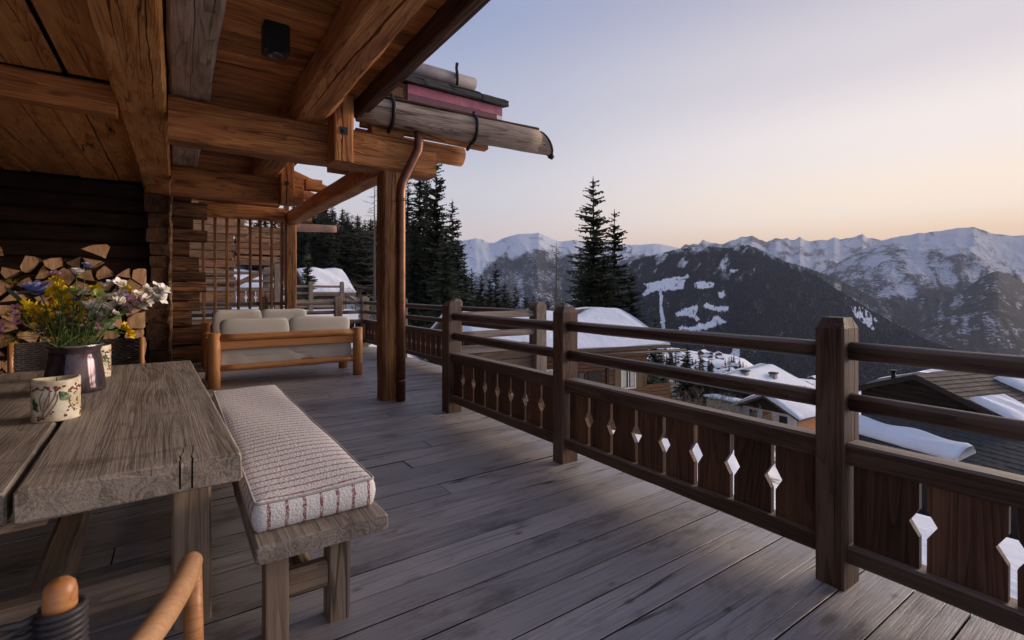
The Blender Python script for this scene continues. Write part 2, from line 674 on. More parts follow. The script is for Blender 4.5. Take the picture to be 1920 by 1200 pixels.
M_MESHDARK = plain('plum_mesh', (.17, .075, .10), .7, nscale=60, namt=.3)
M_GREYPIPE = plain('grey_weathered_log', (.24, .22, .23), .7, nscale=4, namt=.2, bump=.3)
M_PLASTER = plain('white_plaster', (.62, .60, .57), .9, nscale=2, namt=.06)
M_ORANGEWOOD = wood('orange_boards', (.22, .085, .03), (.36, .15, .055), (.46, .21, .085), vary=.1, crack=.2)
M_GLASSDARK = plain('window_glass', (.03, .035, .045), .08, spec=.6)
M_CURTAIN = plain('curtain', (.50, .46, .38), .9)
M_WHITEPAINT = plain('white_paint', (.6, .58, .55), .6)
M_SHUTTER = plain('olive_shutter', (.13, .09, .04), .7)
M_BARKTREE = plain('tree_bark', (.060, .048, .040), .95, nscale=9, namt=.35, bump=.6, bscale=30)
M_TWIG = plain('bare_twig', (.115, .090, .070), .95, nscale=5, namt=.25)
M_SHRUB = plain('shrub_twig', (.24, .185, .135), .95, nscale=5, namt=.25)
M_CONCRETE = plain('concrete', (.28, .27, .26), .9, nscale=3)


def leafmat(name, col, vary=.35, rough=.7, nscale=.8, namt=.3):
    m = NT(name)
    v = m.coord(True)
    n = m.noise(v, nscale, 3, .6)
    c = m.mix(n, tuple(x * (1 - namt * 2) for x in col), tuple(x * (1 + namt * 2) for x in col))
    vv = m.mr(m.rand, 0, 1, 1 - vary, 1 + vary, sm=False)
    cb = m.n('ShaderNodeCombineColor')
    for i in range(3):
        m.l(vv, cb.inputs[i])
    c = m.mix(1.0, c, cb.outputs[0], 'MULTIPLY')
    m.l(c, m.b.inputs['Base Color'])
    m.set(Roughness=rough)
    m.b.inputs['Specular IOR Level'].default_value = .15
    return m.m


M_NEEDLE = leafmat('spruce_needles', (.040, .047, .030))
M_NEEDLE_FAR = leafmat('far_spruce_needles', (.042, .044, .032))


def snowmat():
    m = NT('snow')
    v = m.coord(False)
    n = m.noise(v, .6, 5, .6)
    c = m.mix(n, (.74, .76, .80), (.86, .87, .90))
    m.l(c, m.b.inputs['Base Color'])
    m.set(Roughness=.7)
    m.b.inputs['Specular IOR Level'].default_value = .2
    m.bump(m.noise(v, 2.2, 6, .6), .5, .12)
    return m.m


M_SNOW = snowmat()


def boucle(stripe_axis, name):
    """white looped fabric with burgundy stripes; stripes repeat along local stripe_axis"""
    m = NT(name)
    v = m.coord(False)
    sp = m.n('ShaderNodeSeparateXYZ')
    m.l(v, sp.inputs[0])
    q = sp.outputs[stripe_axis]
    wob = m.noise(v, 45, 2, .5)
    q2 = m.math('ADD', q, m.math('MULTIPLY', m.math('SUBTRACT', wob, .5), .012))
    per = .068 if stripe_axis == 'Y' else .0655
    f = m.math('ABSOLUTE', m.math('SUBTRACT', m.math('FRACT', m.math('DIVIDE', q2, per)), .5))
    s = m.mr(f, .075, .12, 1, 0)
    speck = m.noise(v, 190, 3, .7)
    s = m.math('MULTIPLY', s, m.mr(speck, .40, .52))
    loop = m.noise(v, 120, 3, .6)
    base = m.mix(loop, (.74, .705, .675), (.93, .905, .88))
    col = m.mix(s, base, (.27, .065, .055))
    m.l(col, m.b.inputs['Base Color'])
    m.set(Roughness=1.0)
    m.b.inputs['Specular IOR Level'].default_value = .05
    vo = m.n('ShaderNodeTexVoronoi')
    vo.inputs['Scale'].default_value = 95
    m.l(v, vo.inputs['Vector'])
    m.bump(m.math('ADD', m.math('MULTIPLY', vo.outputs['Distance'], -.8), loop), .4, .008)
    return m.m


M_STRIPE_TOP = boucle('Y', 'boucle_top')
M_STRIPE_END = boucle('X', 'boucle_end')


def mountain_mat(name, rock, forest, snow_col=(.53, .54, .58), snow_rough=.75, ts=40.0, sp_amt=.5, streak=1.0):
    m = NT(name)
    at = m.n('ShaderNodeAttribute', attribute_name='snow')
    fo = m.n('ShaderNodeAttribute', attribute_name='forest')
    tcn = m.n('ShaderNodeTexCoord')
    v = tcn.outputs['Object']
    n1 = m.noise(v, 1 / ts, 5, .65)
    n2 = m.noise(m.mapped(v, (1, 1, .35)), 1 / (ts * .33), 4, .7)
    nn = m.math('ADD', m.math('MULTIPLY', n1, .4), m.math('MULTIPLY', n2, .6))
    s = m.math('ADD', at.outputs['Fac'], m.math('MULTIPLY', m.math('SUBTRACT', nn, .5), sp_amt * 4))
    s = m.mr(s, .32, .68)
    dark = m.mix(fo.outputs['Fac'], rock, forest)
    dark = m.mix(m.mr(n2, .35, .7), tuple_mul(m, dark, .65), dark)
    col = m.mix(s, dark, snow_col)
    m.l(col, m.b.inputs['Base Color'])
    m.set(Roughness=.9)
    m.b.inputs['Specular IOR Level'].default_value = .05
    m.bump(nn, .35, ts * .25)
    return m.m


def tuple_mul(m, col, k):
    cb = m.n('ShaderNodeMix', data_type='RGBA', blend_type='MULTIPLY')
    cb.inputs['Factor'].default_value = 1
    m.l(col, cb.inputs['A'])
    cb.inputs['B'].default_value = (k, k, k, 1)
    return cb.outputs['Result']


# ================================================================ TERRAIN
ROCK, FOREST = (.11, .10, .105), (.020, .022, .024)


def ground_z(x, y):
    """height of the slope under and below the terrace (metres, deck = 0)"""
    x = np.asarray(x, float)
    y = np.asarray(y, float)
    r = np.hypot(x, y)
    az = np.degrees(np.arctan2(x, y))
    k = np.interp(az, [-180, -90, -20, 5, 14, 20, 27, 36, 55, 59.5, 62.5, 90, 140, 180],
                  [.05, .10, .12, .10, .085, .03, -.05, -.115, -.148, -.155, -.205, -.22, -.04, .05])
    kk = np.where(k > 0, k, k)
    z = -3.3 + kk * np.minimum(r, 450)
    z = z + .3 * kk * np.clip(r - 450, 0, 300)
    z = z + 1.9 * np.exp(-((r - 19) / 8) ** 2) * smooth(24, 36, az) * smooth(150, 120, az)
    dn = np.interp(az, [-180, -90, 5, 20, 35, 180], [0, 0, .05, .25, 1, 1])
    z = z - dn * .75 * np.clip(r - 760, 0, 600)
    z = np.maximum(z, -520)
    return z


def build_ground():
    na, rr = 300, np.concatenate([[0.01], np.geomspace(2.0, 900, 150), np.geomspace(960, 30000, 30)])
    az = np.radians(np.linspace(-180, 180, na, endpoint=False))
    A, R = np.meshgrid(az, rr)
    X, Y = R * np.sin(A), R * np.cos(A)
    Z = ground_z(X, Y)
    Z = Z + (fbm(X / 9, Y / 9, 4, 3) - .5) * np.minimum(R * .03, 1.2) + (fbm(X / 60, Y / 60, 4, 5) - .5) * np.clip((R - 20) * .05, 0, 12)
    nr = len(rr)
    verts = np.stack([X.ravel(), Y.ravel(), Z.ravel()], 1)
    faces = []
    for i in range(nr - 1):
        for j in range(na):
            j2 = (j + 1) % na
            faces.append((i * na + j, i * na + j2, (i + 1) * na + j2, (i + 1) * na + j))
    me = mesh_from(verts, faces, True)
    azd = np.degrees(A)
    bare_ = smooth(44, 50, azd) * smooth(66, 60, azd) * smooth(36, 44, R) * smooth(330, 230, R) * .14 - .25 * smooth(30, 24, R) * smooth(0, 30, azd) + smooth(-10, 2, azd) * smooth(36, 28, azd) * smooth(45, 60, R) * .10
    at = me.attributes.new('bare', 'FLOAT', 'POINT')
    at.data.foreach_set('value', bare_.astype(np.float32).ravel())
    m = NT('snowy_ground')
    v = m.coord(False)
    n = m.noise(v, .05, 6, .62)
    n2 = m.noise(v, .9, 5, .65)
    geo = m.n('ShaderNodeNewGeometry')
    patch = m.math('ADD', m.math('MULTIPLY', n, .7), m.math('MULTIPLY', n2, .3))
    ba = m.n('ShaderNodeAttribute', attribute_name='bare')
    patch = m.math('SUBTRACT', patch, ba.outputs['Fac'])
    s = m.mr(patch, .38, .45)
    soil = m.mix(n2, (.05, .042, .03), (.12, .095, .065))
    snow = m.mix(n2, (.72, .74, .79), (.86, .87, .90))
    # the far valley floor is bare
    sepz = m.n('ShaderNodeSeparateXYZ')
    m.l(geo.outputs['Position'], sepz.inputs[0])
    far = m.mr(sepz.outputs['Z'], -330, -200)
    s = m.math('MULTIPLY', s, far)
    m.l(m.mix(s, soil, snow), m.b.inputs['Base Color'])
    m.set(Roughness=.85)
    m.b.inputs['Specular IOR Level'].default_value = .1
    m.bump(m.math('ADD', n2, m.math('MULTIPLY', n, 2.0)), .5, .25)
    struct(link('ground', me, None, I4, m.m))


build_ground()


def pts_in_poly(px, py, poly):
    inside = np.zeros(px.shape, bool)
    n = len(poly)
    for i in range(n):
        x0, y0 = poly[i]
        x1, y1 = poly[(i + 1) % n]
        c = ((y0 > py) != (y1 > py)) & (px < (x1 - x0) * (py - y0) / (y1 - y0 + 1e-9) + x0)
        inside ^= c
    return inside


def mountain(name, sky, R, R0, zb, mat, na=320, nr=150, seed=1, amp=.06, conc=1.0, crag=0.004, snowf=None, jit=0.0, back=.35, gully=9):
    """a range whose crest carries the given outline; sky: (u, v) crest points; R: metres to the crest (may vary along u)"""
    us = [p[0] for p in sky]
    u = np.linspace(us[0], us[-1], na)
    v = np.interp(u, us, [p[1] for p in sky])
    Rr = np.interp(u, [p[0] for p in R], [p[1] for p in R]) if hasattr(R, '__len__') else np.full(na, float(R))
    R0r = np.interp(u, [p[0] for p in R0], [p[1] for p in R0]) if hasattr(R0, '__len__') else np.full(na, float(R0))
    a = (u - 960) / 914
    s0 = np.linspace(0, 1, nr)
    sb = np.linspace(1, 1 + back, 14)[1:]
    S = np.concatenate([s0, sb])[:, None]
    zr = EYE + (545 - v) / 914 * Rr
    D = R0r + (Rr - R0r) * S
    X = (SY + CY * a) * D
    Y = (CY - SY * a) * D
    f = np.where(S <= 1, np.clip(S, 0, 1) ** conc, 1 - (S - 1) * 1.6)
    Z = zb + (zr - zb) * f
    fw = X * SY + Y * CY
    PU = 960 + 914 * (X * CY - Y * SY) / fw
    PV = 545 - 914 * (Z - EYE) / fw
    H = (zr - zb)
    U = (u / 1000.0)
    env = np.clip(4 * S * (1 - S), 0, 1) ** .7
    span = float(np.mean(H))
    rg = ridged(X / (span * 1.1) + 7, Y / (span * 1.1) + 3, 6, seed)
    gl = ridged(U * gully + (S * .9), S * 1.6 + U, 5, seed + 5)
    rib = ridged(U * gully * 4 + 1.3 * fbm(U * 9, S * 5, 3, seed + 2) + S * 2.0, S * 7 + U * 3, 5, seed + 6)
    env2 = env * np.clip((1 - S) * 3.0, 0, 1)
    Z = Z + ((rg - .45) * .8 + (gl - .45) * 1.0) * amp * span * env2 * np.clip(S * 1.6, .25, 1)
    Z = Z + (rib - .45) * amp * .38 * span * env2
    Z = Z + (ridged(U * 60 + 0 * S, S * 6, 4, seed + 9) - .4) * crag * span * smooth(.35, .95, S) * np.where(S > 1, 0.6, 1)
    if jit:
        rs = np.random.RandomState(seed)
        Z = Z + rs.rand(*Z.shape) ** 2 * jit * np.ones_like(S) * np.where(S <= 1.0, 1, .5)
    n_r = S.shape[0]
    verts = np.stack([X.ravel(), Y.ravel(), Z.ravel()], 1)
    idx = np.arange(n_r * na).reshape(n_r, na)
    F = np.stack([idx[:-1, :-1], idx[:-1, 1:], idx[1:, 1:], idx[1:, :-1]], -1).reshape(-1, 4)
    me = bpy.data.meshes.new('m')
    me.vertices.add(len(verts))
    me.vertices.foreach_set('co', verts.ravel())
    me.loops.add(F.size)
    me.loops.foreach_set('vertex_index', F.ravel())
    me.polygons.add(len(F))
    me.polygons.foreach_set('loop_start', np.arange(0, F.size, 4))
    me.polygons.foreach_set('loop_total', np.full(len(F), 4))
    me.polygons.foreach_set('use_smooth', np.full(len(F), jit == 0))
    me.update()
    gz = np.gradient(Z, axis=0) / (np.gradient(D, axis=0) + 1e-6)
    sn, fo = snowf(PU, PV, Z, S * np.ones_like(Z), rib, rg, gl)
    for nm, arr in (('snow', sn), ('forest', fo)):
        at = me.attributes.new(nm, 'FLOAT', 'POINT')
        at.data.foreach_set('value', np.clip(arr, 0, 1).astype(np.float32).ravel())
    o = struct(link(name, me, None, I4, mat))
    return o


def ns(px, py, sc, seed, o=4):
    return fbm(px / sc, py / sc, o, seed)


M_FAR = mountain_mat('alpine_rock_snow', (.13, .115, .12), FOREST, ts=110, sp_amt=.55)
M_MASSIF = mountain_mat('massif_rock_snow', (.12, .105, .11), (.032, .032, .036), ts=90, sp_amt=.6)
M_FORESTHILL = mountain_mat('forested_slope', (.04, .045, .055), (.018, .023, .034), snow_col=(.80, .82, .86), ts=16, sp_amt=.5)
M_LEFTRANGE = mountain_mat('pasture_snow', (.13, .12, .125), (.060, .062, .072), snow_col=(.66, .67, .71), ts=45, sp_amt=.5)


def sf_far(PU, PV, Z, S, gz, rg, gl):
    s = .60 + .30 * (.5 - rg) + .9 * (.42 - gz) + .7 * (ns(PU, PV * 1.5, 14, 3) - .5) - .10 * smooth(.90, 1, S)
    return s, 0 * s


mountain('mountain', [(1150, 475), (1275, 466), (1285, 457), (1293, 460), (1300, 456), (1310, 458), (1318, 449), (1326, 453), (1340, 456), (1355, 458),
                      (1368, 452), (1380, 449), (1390, 443), (1400, 444), (1410, 441), (1424, 449), (1437, 454), (1448, 449), (1455, 446),
                      (1466, 449), (1475, 446), (1484, 451), (1490, 450), (1500, 443), (1508, 450), (1520, 453), (1540, 450), (1552, 451), (1565, 445),
                      (1575, 450), (1585, 447), (1595, 446), (1607, 443), (1617, 439), (1626, 446), (1637, 446), (1655, 451), (1760, 470)],
         15000, 9500, -500, M_FAR, seed=11, amp=.10, crag=.018, snowf=sf_far, gully=9, nr=110)


def sf_massif(PU, PV, Z, S, gz, rg, gl):
    n = ns(PU, PV, 40, 7, 5)
    s = .64 + .5 * (n - .5) + .75 * (.42 - gz) + .2 * (.5 - rg)
    s = s - .22 * smooth(455, 438, PV) * smooth(1690, 1740, PU) + .25 * smooth(1660, 1800, PU) * smooth(500, 470, PV)
    tl = np.interp(PU, [1560, 1640, 1700, 1760, 1830], [515, 545, 558, 545, 530]) + 50 * (ns(PU, PV, 26, 9) - .5)
    low = smooth(-12, 18, PV - tl)
    s = s * (1 - low) + low * (.20 + .6 * (ns(PU * 1.6, PV * .5, 16, 5) - .5) + .4 * (.42 - gz))
    return s, low


mountain('mountain', [(1520, 520), (1560, 500), (1600, 475), (1655, 451), (1672, 446), (1690, 442), (1710, 440), (1722, 436), (1735, 437), (1750, 434), (1765, 433),
                      (1780, 430), (1792, 428), (1800, 427), (1813, 427), (1825, 425), (1838, 430), (1850, 434), (1860, 438), (1880, 440), (1900, 442), (1930, 441),
                      (2000, 438), (2150, 450), (2400, 470)],
         9000, 5600, -520, M_MASSIF, seed=23, amp=.13, crag=.010, snowf=sf_massif, na=380, nr=200, gully=8, conc=.95)


def sf_left(PU, PV, Z, S, gz, rg, gl):
    n = ns(PU, PV, 36, 13, 5)
    s = .84 + .5 * (n - .5) + .8 * (.40 - gz)
    tl = np.interp(PU, [850, 900, 940, 1000, 1060, 1120, 1200, 1240, 1290], [530, 515, 478, 474, 474, 478, 474, 478, 476])
    tl = tl + 26 * (ns(PU, PV, 22, 15) - .5)
    low = smooth(-12, 14, PV - tl)
    f = .32 + .45 * (ns(PU * 1.6, PV, 15, 19) - .5) + .35 * (.42 - gz)
    pist = pts_in_poly(PU, PV, [(1240, 464), (1268, 464), (1245, 485), (1225, 503), (1205, 516), (1195, 520), (1196, 512), (1215, 500), (1228, 485)])
    s = s * (1 - low) + low * f
    s = np.where(pist, .98, s)
    return s, low * (1 - .5 * pist)


mountain('mountain', [(560, 470), (700, 466), (800, 470), (865, 452), (880, 449), (892, 447), (905, 449), (917, 455), (927, 455), (940, 448), (955, 443), (970, 439),
                      (985, 438), (997, 438), (1010, 436), (1020, 440), (1030, 445), (1042, 450), (1052, 453), (1066, 451), (1080, 450), (1100, 455),
                      (1130, 458), (1180, 459), (1200, 459), (1225, 457), (1240, 458), (1260, 462), (1275, 466), (1300, 480), (1360, 520)],
         8200, 4700, -520, M_LEFTRANGE, seed=31, amp=.10, crag=.006, snowf=sf_left, gully=12, na=360)


def sf_spur(PU, PV, Z, S, gz, rg, gl):
    n = ns(PU * 1.5, PV * .6, 18, 21, 5)
    s = .24 + .5 * (n - .5) + .5 * (.42 - gz)
    return s, np.ones_like(s)


mountain('mountain', [(1600, 680), (1660, 640), (1700, 612), (1750, 575), (1800, 546), (1832, 526), (1850, 515), (1862, 510), (1872, 508), (1885, 513), (1900, 520),
                      (1920, 531), (2000, 565), (2200, 620)],
         [(1600, 5200), (1900, 5600), (2200, 5200)], 3300, -520, M_MASSIF, seed=41, amp=.07, crag=.006, snowf=sf_spur, gully=14, na=260)


PISTES = [[(1232, 528), (1250, 522), (1270, 520), (1290, 517), (1292, 521), (1284, 530), (1281, 541), (1262, 545), (1246, 547), (1225, 549), (1208, 556), (1204, 551), (1214, 540), (1206, 534)],
          [(1302, 531), (1318, 527), (1340, 531), (1337, 537), (1318, 541), (1303, 539)],
          [(1236, 548), (1242, 548), (1242, 580), (1247, 602), (1247, 622), (1240, 622), (1238, 600), (1236, 580)],
          [(1266, 590), (1290, 580), (1308, 576), (1308, 584), (1304, 592), (1312, 600), (1305, 606), (1298, 597), (1282, 594), (1270, 597)],
          [(1319, 576), (1325, 570), (1345, 574), (1366, 576), (1364, 584), (1340, 583), (1322, 581)],
          [(1272, 616), (1300, 613), (1330, 606), (1345, 592), (1352, 600), (1362, 608), (1345, 612), (1326, 619), (1300, 622), (1275, 622)],
          [(1598, 577), (1612, 576), (1622, 580), (1636, 594), (1644, 604), (1642, 624), (1632, 616), (1618, 608), (1604, 596), (1598, 586)],
          [(1345, 546), (1356, 547), (1360, 556), (1348, 558)], [(1368, 508), (1384, 508), (1384, 511), (1370, 512)],
          [(1374, 655), (1386, 654), (1386, 668), (1376, 684), (1360, 690), (1352, 690), (1364, 676)]]


def sf_dark(PU, PV, Z, S, gz, rg, gl):
    s = .16 + .45 * (ns(PU * 1.4, PV * .8, 12, 25, 5) - .5)
    top = smooth(16, 2, PV - np.interp(PU, [1180, 1275, 1400, 1440, 1500], [470, 468, 463, 476, 502]))
    s = s + top * .62 * (ns(PU, PV, 9, 26) - .12)
    streak = smooth(.60, .75, ns(PU * 1.2 + PV * .9, PV * .5 - PU * .15, 14, 27)) * smooth(1460, 1380, PU) * smooth(540, 500, PV)
    s = s + .35 * streak
    wob = 5 * (ns(PU, PV, 8, 28) - .5)
    wob2 = 5 * (ns(PU, PV, 8, 29) - .5)
    for i, poly in enumerate(PISTES):
        ins = pts_in_poly(PU + wob, PV + wob2, poly)
        val = np.where(ns(PU, PV, 5, 30 + i, 3) > .25, .80, .42) if i != 6 else np.where(ns(PU * 1.4, PV * .7, 6, 30, 3) > .47, .8, .15)
        s = np.where(ins, np.maximum(s, val), s)
    return s, np.ones_like(s)


mountain('mountain', [(1560, 560), (1500, 500)][::-1] and [(1430, 500), (1470, 490), (1500, 499), (1530, 509), (1570, 526), (1610, 545), (1640, 560), (1700, 600), (1750, 640), (1790, 664), (1850, 705)],
         6200, 4200, -520, M_FORESTHILL, seed=61, amp=.05, crag=.004, snowf=sf_spur, na=300, nr=120, jit=22)
mountain('mountain', [(1120, 520), (1180, 492), (1230, 478), (1275, 468), (1290, 466), (1300, 465), (1315, 465), (1330, 464), (1350, 466), (1370, 467), (1382, 464), (1395, 462),
                      (1405, 462), (1413, 465), (1425, 469), (1440, 476), (1460, 486), (1480, 496), (1500, 503), (1520, 513), (1540, 525), (1560, 538), (1590, 557),
                      (1620, 576), (1650, 593), (1680, 610), (1710, 626), (1740, 641), (1770, 651), (1790, 657), (1815, 672), (1850, 700), (1900, 735)],
         [(1120, 4300), (1400, 4300), (1850, 3400)], [(1120, 2000), (1400, 2000), (1850, 2300)], -520, M_FORESTHILL, seed=51, amp=.055, crag=.004, snowf=sf_dark,
         na=760, nr=420, jit=15, conc=.9)

# ---------------------------------------------------------------- air
hz = MB()
hz.box(-32000, 32000, -32000, 32000, -540, 2600)
hm = bpy.data.materials.new('thin_air')
hm.use_nodes = True
ht = hm.node_tree
ht.nodes.remove(ht.nodes['Principled BSDF'])
pv = ht.nodes.new('ShaderNodeVolumePrincipled')
pv.inputs['Color'].default_value = (.72, .80, 1.0, 1)
pv.inputs['Density'].default_value = 2.1e-5
pv.inputs['Anisotropy'].default_value = 0.0
ht.links.new(pv.outputs[0], ht.nodes['Material Output'].inputs['Volume'])
ho = hz.obj('haze', hm)
ho['kind'] = 'stuff'

# ================================================================ THE TERRACE
CUT_B = .0


def plank_mesh(L, w, h, seed):
    return timber_mesh(L, w, h, rough=.0014, bevel=.002, seg=max(3, int(L / .35)), seed=seed)


deck = struct(link('deck', None))
pr = random.Random(3)
for i in range(-3, 60):
    y0 = .012 + .2 * i
    yc = y0 + .1
    xr = 4.06 if yc > 5.1 else 2.86
    # the boards are laid in two or three lengths with butt joints
    cuts = [-4.0]
    c = -4.0 + pr.uniform(2.4, 4.4)
    while c < xr - .9:
        cuts.append(c)
        c += pr.uniform(2.6, 4.2)
    cuts.append(xr + pr.uniform(-.012, .012))
    for a, b in zip(cuts[:-1], cuts[1:]):
        z = -.02 + pr.uniform(-.0022, .0022)
        me = plank_mesh(b - a - .006, .2 - pr.uniform(.005, .008), .04, pr.random())
        me.materials.append(W_DECK)
        me.materials.append(W_SHADED)      # side faces darkened: shade inside the gaps put into the colour
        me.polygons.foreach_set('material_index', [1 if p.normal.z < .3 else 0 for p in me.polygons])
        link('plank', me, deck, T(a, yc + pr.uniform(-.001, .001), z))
sub = MB()
for x in (-3.5, -2.0, -.5, 1.0, 2.3):
    sub.box(x, x + .1, -.6, 11.95, -.22, -.064)
sub.box(3.6, 3.7, 5.15, 11.95, -.22, -.064)
sub.box(2.70, 2.84, -.6, 5.1, -.34, -.064)
sub.box(3.9, 4.03, 5.1, 11.95, -.34, -.064)
joist = sub.obj('joist', W_DARKLOG, deck)
uf = MB()
uf.box(-4, 2.83, -.58, 5.08, -.062, -.045)
uf.box(-4, 4.03, 5.09, 12.15, -.062, -.045)
uf.obj('shade_sheet', W_SHADED, deck)  # dark sheet added below the boards to keep bright snow out of the gaps

# ---------------------------------------------------------------- railings


def post_mesh(wx, wy, h, ch=.05, seed=0):
    """square post with a chamfered head, hewn faces"""
    r = random.Random(seed)
    vs, fs = [], []
    e = .008
    ring0 = [(-wx / 2 + e, -wy / 2), (wx / 2 - e, -wy / 2), (wx / 2, -wy / 2 + e), (wx / 2, wy / 2 - e), (wx / 2 - e, wy / 2), (-wx / 2 + e, wy / 2),
             (-wx / 2, wy / 2 - e), (-wx / 2, -wy / 2 + e)]
    zs = [0, h * .25, h * .5, h * .75, h - ch, h]
    for i, z in enumerate(zs):
        k = 1 if i < 5 else None
        for (x, y) in ring0:
            if k:
                vs.append((x + r.uniform(-1, 1) * .002, y + r.uniform(-1, 1) * .002, z))
            else:
                sx = max(-wx / 2 + ch * .8, min(wx / 2 - ch * .8, x))
                vs.append((sx, max(-wy / 2 + ch * .35, min(wy / 2 - ch * .35, y)), z))
    for i in range(5):
        for k in range(8):
            k2 = (k + 1) % 8
            fs.append((i * 8 + k, i * 8 + k2, (i + 1) * 8 + k2, (i + 1) * 8 + k))
    fs.append(tuple(range(7, -1, -1)))
    fs.append(tuple(40 + k for k in range(8)))
    return mesh_from(vs, fs)


def baluster_mesh(w, h, th, dz, dw=.040, dh=.066, left=True, right=True):
    """board with half a diamond notched from each edge; X along the railing, Z up"""
    zs = [0, dz - dh, dz, dz + dh, h]
    def xat(s_, on, i):
        return s_ * w / 2 - (s_ * dw if (on and i == 2) else 0)
    R = [(xat(1, right, i), zs[i]) for i in range(5)]
    Lf = [(xat(-1, left, i), zs[i]) for i in range(5)]
    vs, fs = [], []
    for y in (-th / 2, th / 2):
        for i in range(5):
            vs += [(Lf[i][0], y, zs[i]), (R[i][0], y, zs[i])]
    for i in range(4):
        fs.append((2 * i, 2 * i + 1, 2 * i + 3, 2 * i + 2))
        fs.append((10 + 2 * i, 10 + 2 * i + 2, 10 + 2 * i + 3, 10 + 2 * i + 1))
        fs.append((2 * i, 2 * i + 2, 10 + 2 * i + 2, 10 + 2 * i))
        fs.append((2 * i + 1, 10 + 2 * i + 1, 10 + 2 * i + 3, 2 * i + 3))
    fs.append((0, 10, 11, 1))
    fs.append((8, 9, 19, 18))
    return mesh_from(vs, fs)


W_BAL = wood('baluster_wood', (.040, .019, .011), (.095, .046, .026), (.155, .08, .046), vary=.35, crack=.5, knot=.8, ax='Z', bump=.3, rough=.6, spec=.3)
W_POST = wood('post_wood', (.045, .024, .016), (.092, .052, .035), (.15, .09, .062), vary=.1, crack=.8, ax='Z', knot=.5, grey=(.2, .155, .12), greyamt=.3,
              rough=.65)
W_POSTGREY = wood('grey_post_wood', (.12, .09, .07), (.20, .155, .125), (.28, .225, .19), vary=.1, crack=.7, ax='Z', knot=.4, rough=.7)
W_PILLAR = wood('pillar_wood', (.10, .038, .014), (.23, .095, .036), (.38, .18, .075), vary=.1, crack=1.0, ax='Z', knot=.5, bump=.6)


def railing_span(root, A, B, z0=0.0, nb=8, wb=W_BAL, wr=W_RAIL, sag=0.0, inner=1, gap=.025, seedk=0, half=.085, simple=False, cap=True):
    """everything between two posts; A, B are post centres"""
    A, B = Vector((A[0], A[1], z0)), Vector((B[0], B[1], z0))
    d = (B - A).normalized()
    nrm = Vector((-d.y, d.x, 0)) * inner
    a, b = A + d * half, B - d * half
    up = Vector((0, 0, 1))
    r = random.Random(seedk)
    for z in (1.105, .872):
        dz = r.uniform(-.006, .006)
        roundlog('rail', a - d * .012 + up * (z + dz), b + d * .012 + up * (z + r.uniform(-.008, .008)), .043, wr, root, rough=.004, seed=r.random(),
                 n=8 if simple else 12)
    timber('cap_board', a + up * .638, b + up * .638, .115, .105, wr, root, rough=.003, bevel=.012, seed=r.random())
    timber('bottom_rail', a + up * .165, b + up * .165, .105, .085, wr, root, rough=.003, bevel=.01, seed=r.random())
    L = (b - a).length
    w = L / nb
    ang = math.atan2(d.y, d.x)
    for i in range(nb):
        me = bal_cache(round(w - gap, 3), i > 0, i < nb - 1)
        c = a + d * (w * (i + .5)) + up * (.205 + r.uniform(-.002, .002))
        link('baluster', me, root, T(*c) @ RZ(ang) @ RY(r.uniform(-.006, .006)), wb)


_bc = {}


def bal_cache(w, l, r_):
    k = (w, l, r_)
    if k not in _bc:
        _bc[k] = baluster_mesh(w, .388, .032, .20, dw=.035, dh=.060, left=l, right=r_)
    return _bc[k]


rail = thing('balcony_railing', 'dark brown timber railing along the deck edge with diamond cut-outs between its boards', 'railing', T(2.635, 1.05, 0))
near_posts = [(2.635, -.97), (2.635, 1.055), (2.635, 3.06), (2.635, 5.075)]
for i, (x, y) in enumerate(near_posts):
    link('post', post_mesh(.172, .125 if i < 3 else .17, 1.272, seed=i), rail, T(x, y, 0), W_POST)
for i in range(3):
    railing_span(rail, near_posts[i], near_posts[i + 1], seedk=i + 1, half=.0635, nb=8 if i else 7, inner=-1)

side = thing('balcony_railing', 'greyed railing section over a wide boarded shelf where the deck steps outward', 'railing', T(3.9, 5.07, 0))
link('post', post_mesh(.17, .17, 1.25, seed=9), side, T(3.905, 5.085, 0), W_POSTGREY)
for z in (1.10, .872):
    roundlog('rail', (2.72, 5.075, z), (3.82, 5.085, z), .043, W_RAILGREY, side, rough=.005, seed=z)
for k, yb in enumerate((5.13, 5.285, 5.44)):
    timber('shelf_board', (2.74, yb, .672), (3.98, yb, .672), .148, .045, W_RAILGREY, side, rough=.0015, bevel=.006, seed=k)
for k in range(4):
    timber('front_board', (2.74, 5.10, .10 + .145 * k + .07), (3.815, 5.10, .10 + .145 * k + .07), .03, .135, W_RAIL, side, rough=.002, bevel=.005, seed=40 + k)

farr = thing('balcony_railing', 'far railing that runs behind the pillar round the corner of the deck', 'railing', T(3.87, 8.6, 0))
fp = [(3.905, 5.085), (3.90, 7.35), (3.88, 9.7), (3.86, 12.12)]
for i, (x, y) in enumerate(fp[1:]):
    link('post', post_mesh(.17, .17, 1.26, seed=20 + i), farr, T(x, y, 0), W_POSTGREY)
for i in range(3):
    railing_span(farr, fp[i], fp[i + 1], seedk=30 + i, nb=10, wr=W_RAIL, simple=True)
bp = [(3.86, 12.12), (3.22, 12.14), (1.6, 12.2), (-.1, 12.25)]
for i, (x, y) in enumerate(bp[1:]):
    link('post', post_mesh(.17, .17, 1.26, seed=25 + i), farr, T(x, y, 0), W_POSTGREY)
for i in range(3):
    railing_span(farr, bp[i], bp[i + 1], seedk=35 + i, nb=3 if i == 0 else 7, wr=W_RAILGREY, simple=True)

# ---------------------------------------------------------------- the timber house
house = thing('timber_chalet', 'open log chalet of old hewn timber roofing the near terrace', 'chalet', T(0, 6, 0))
hp = house
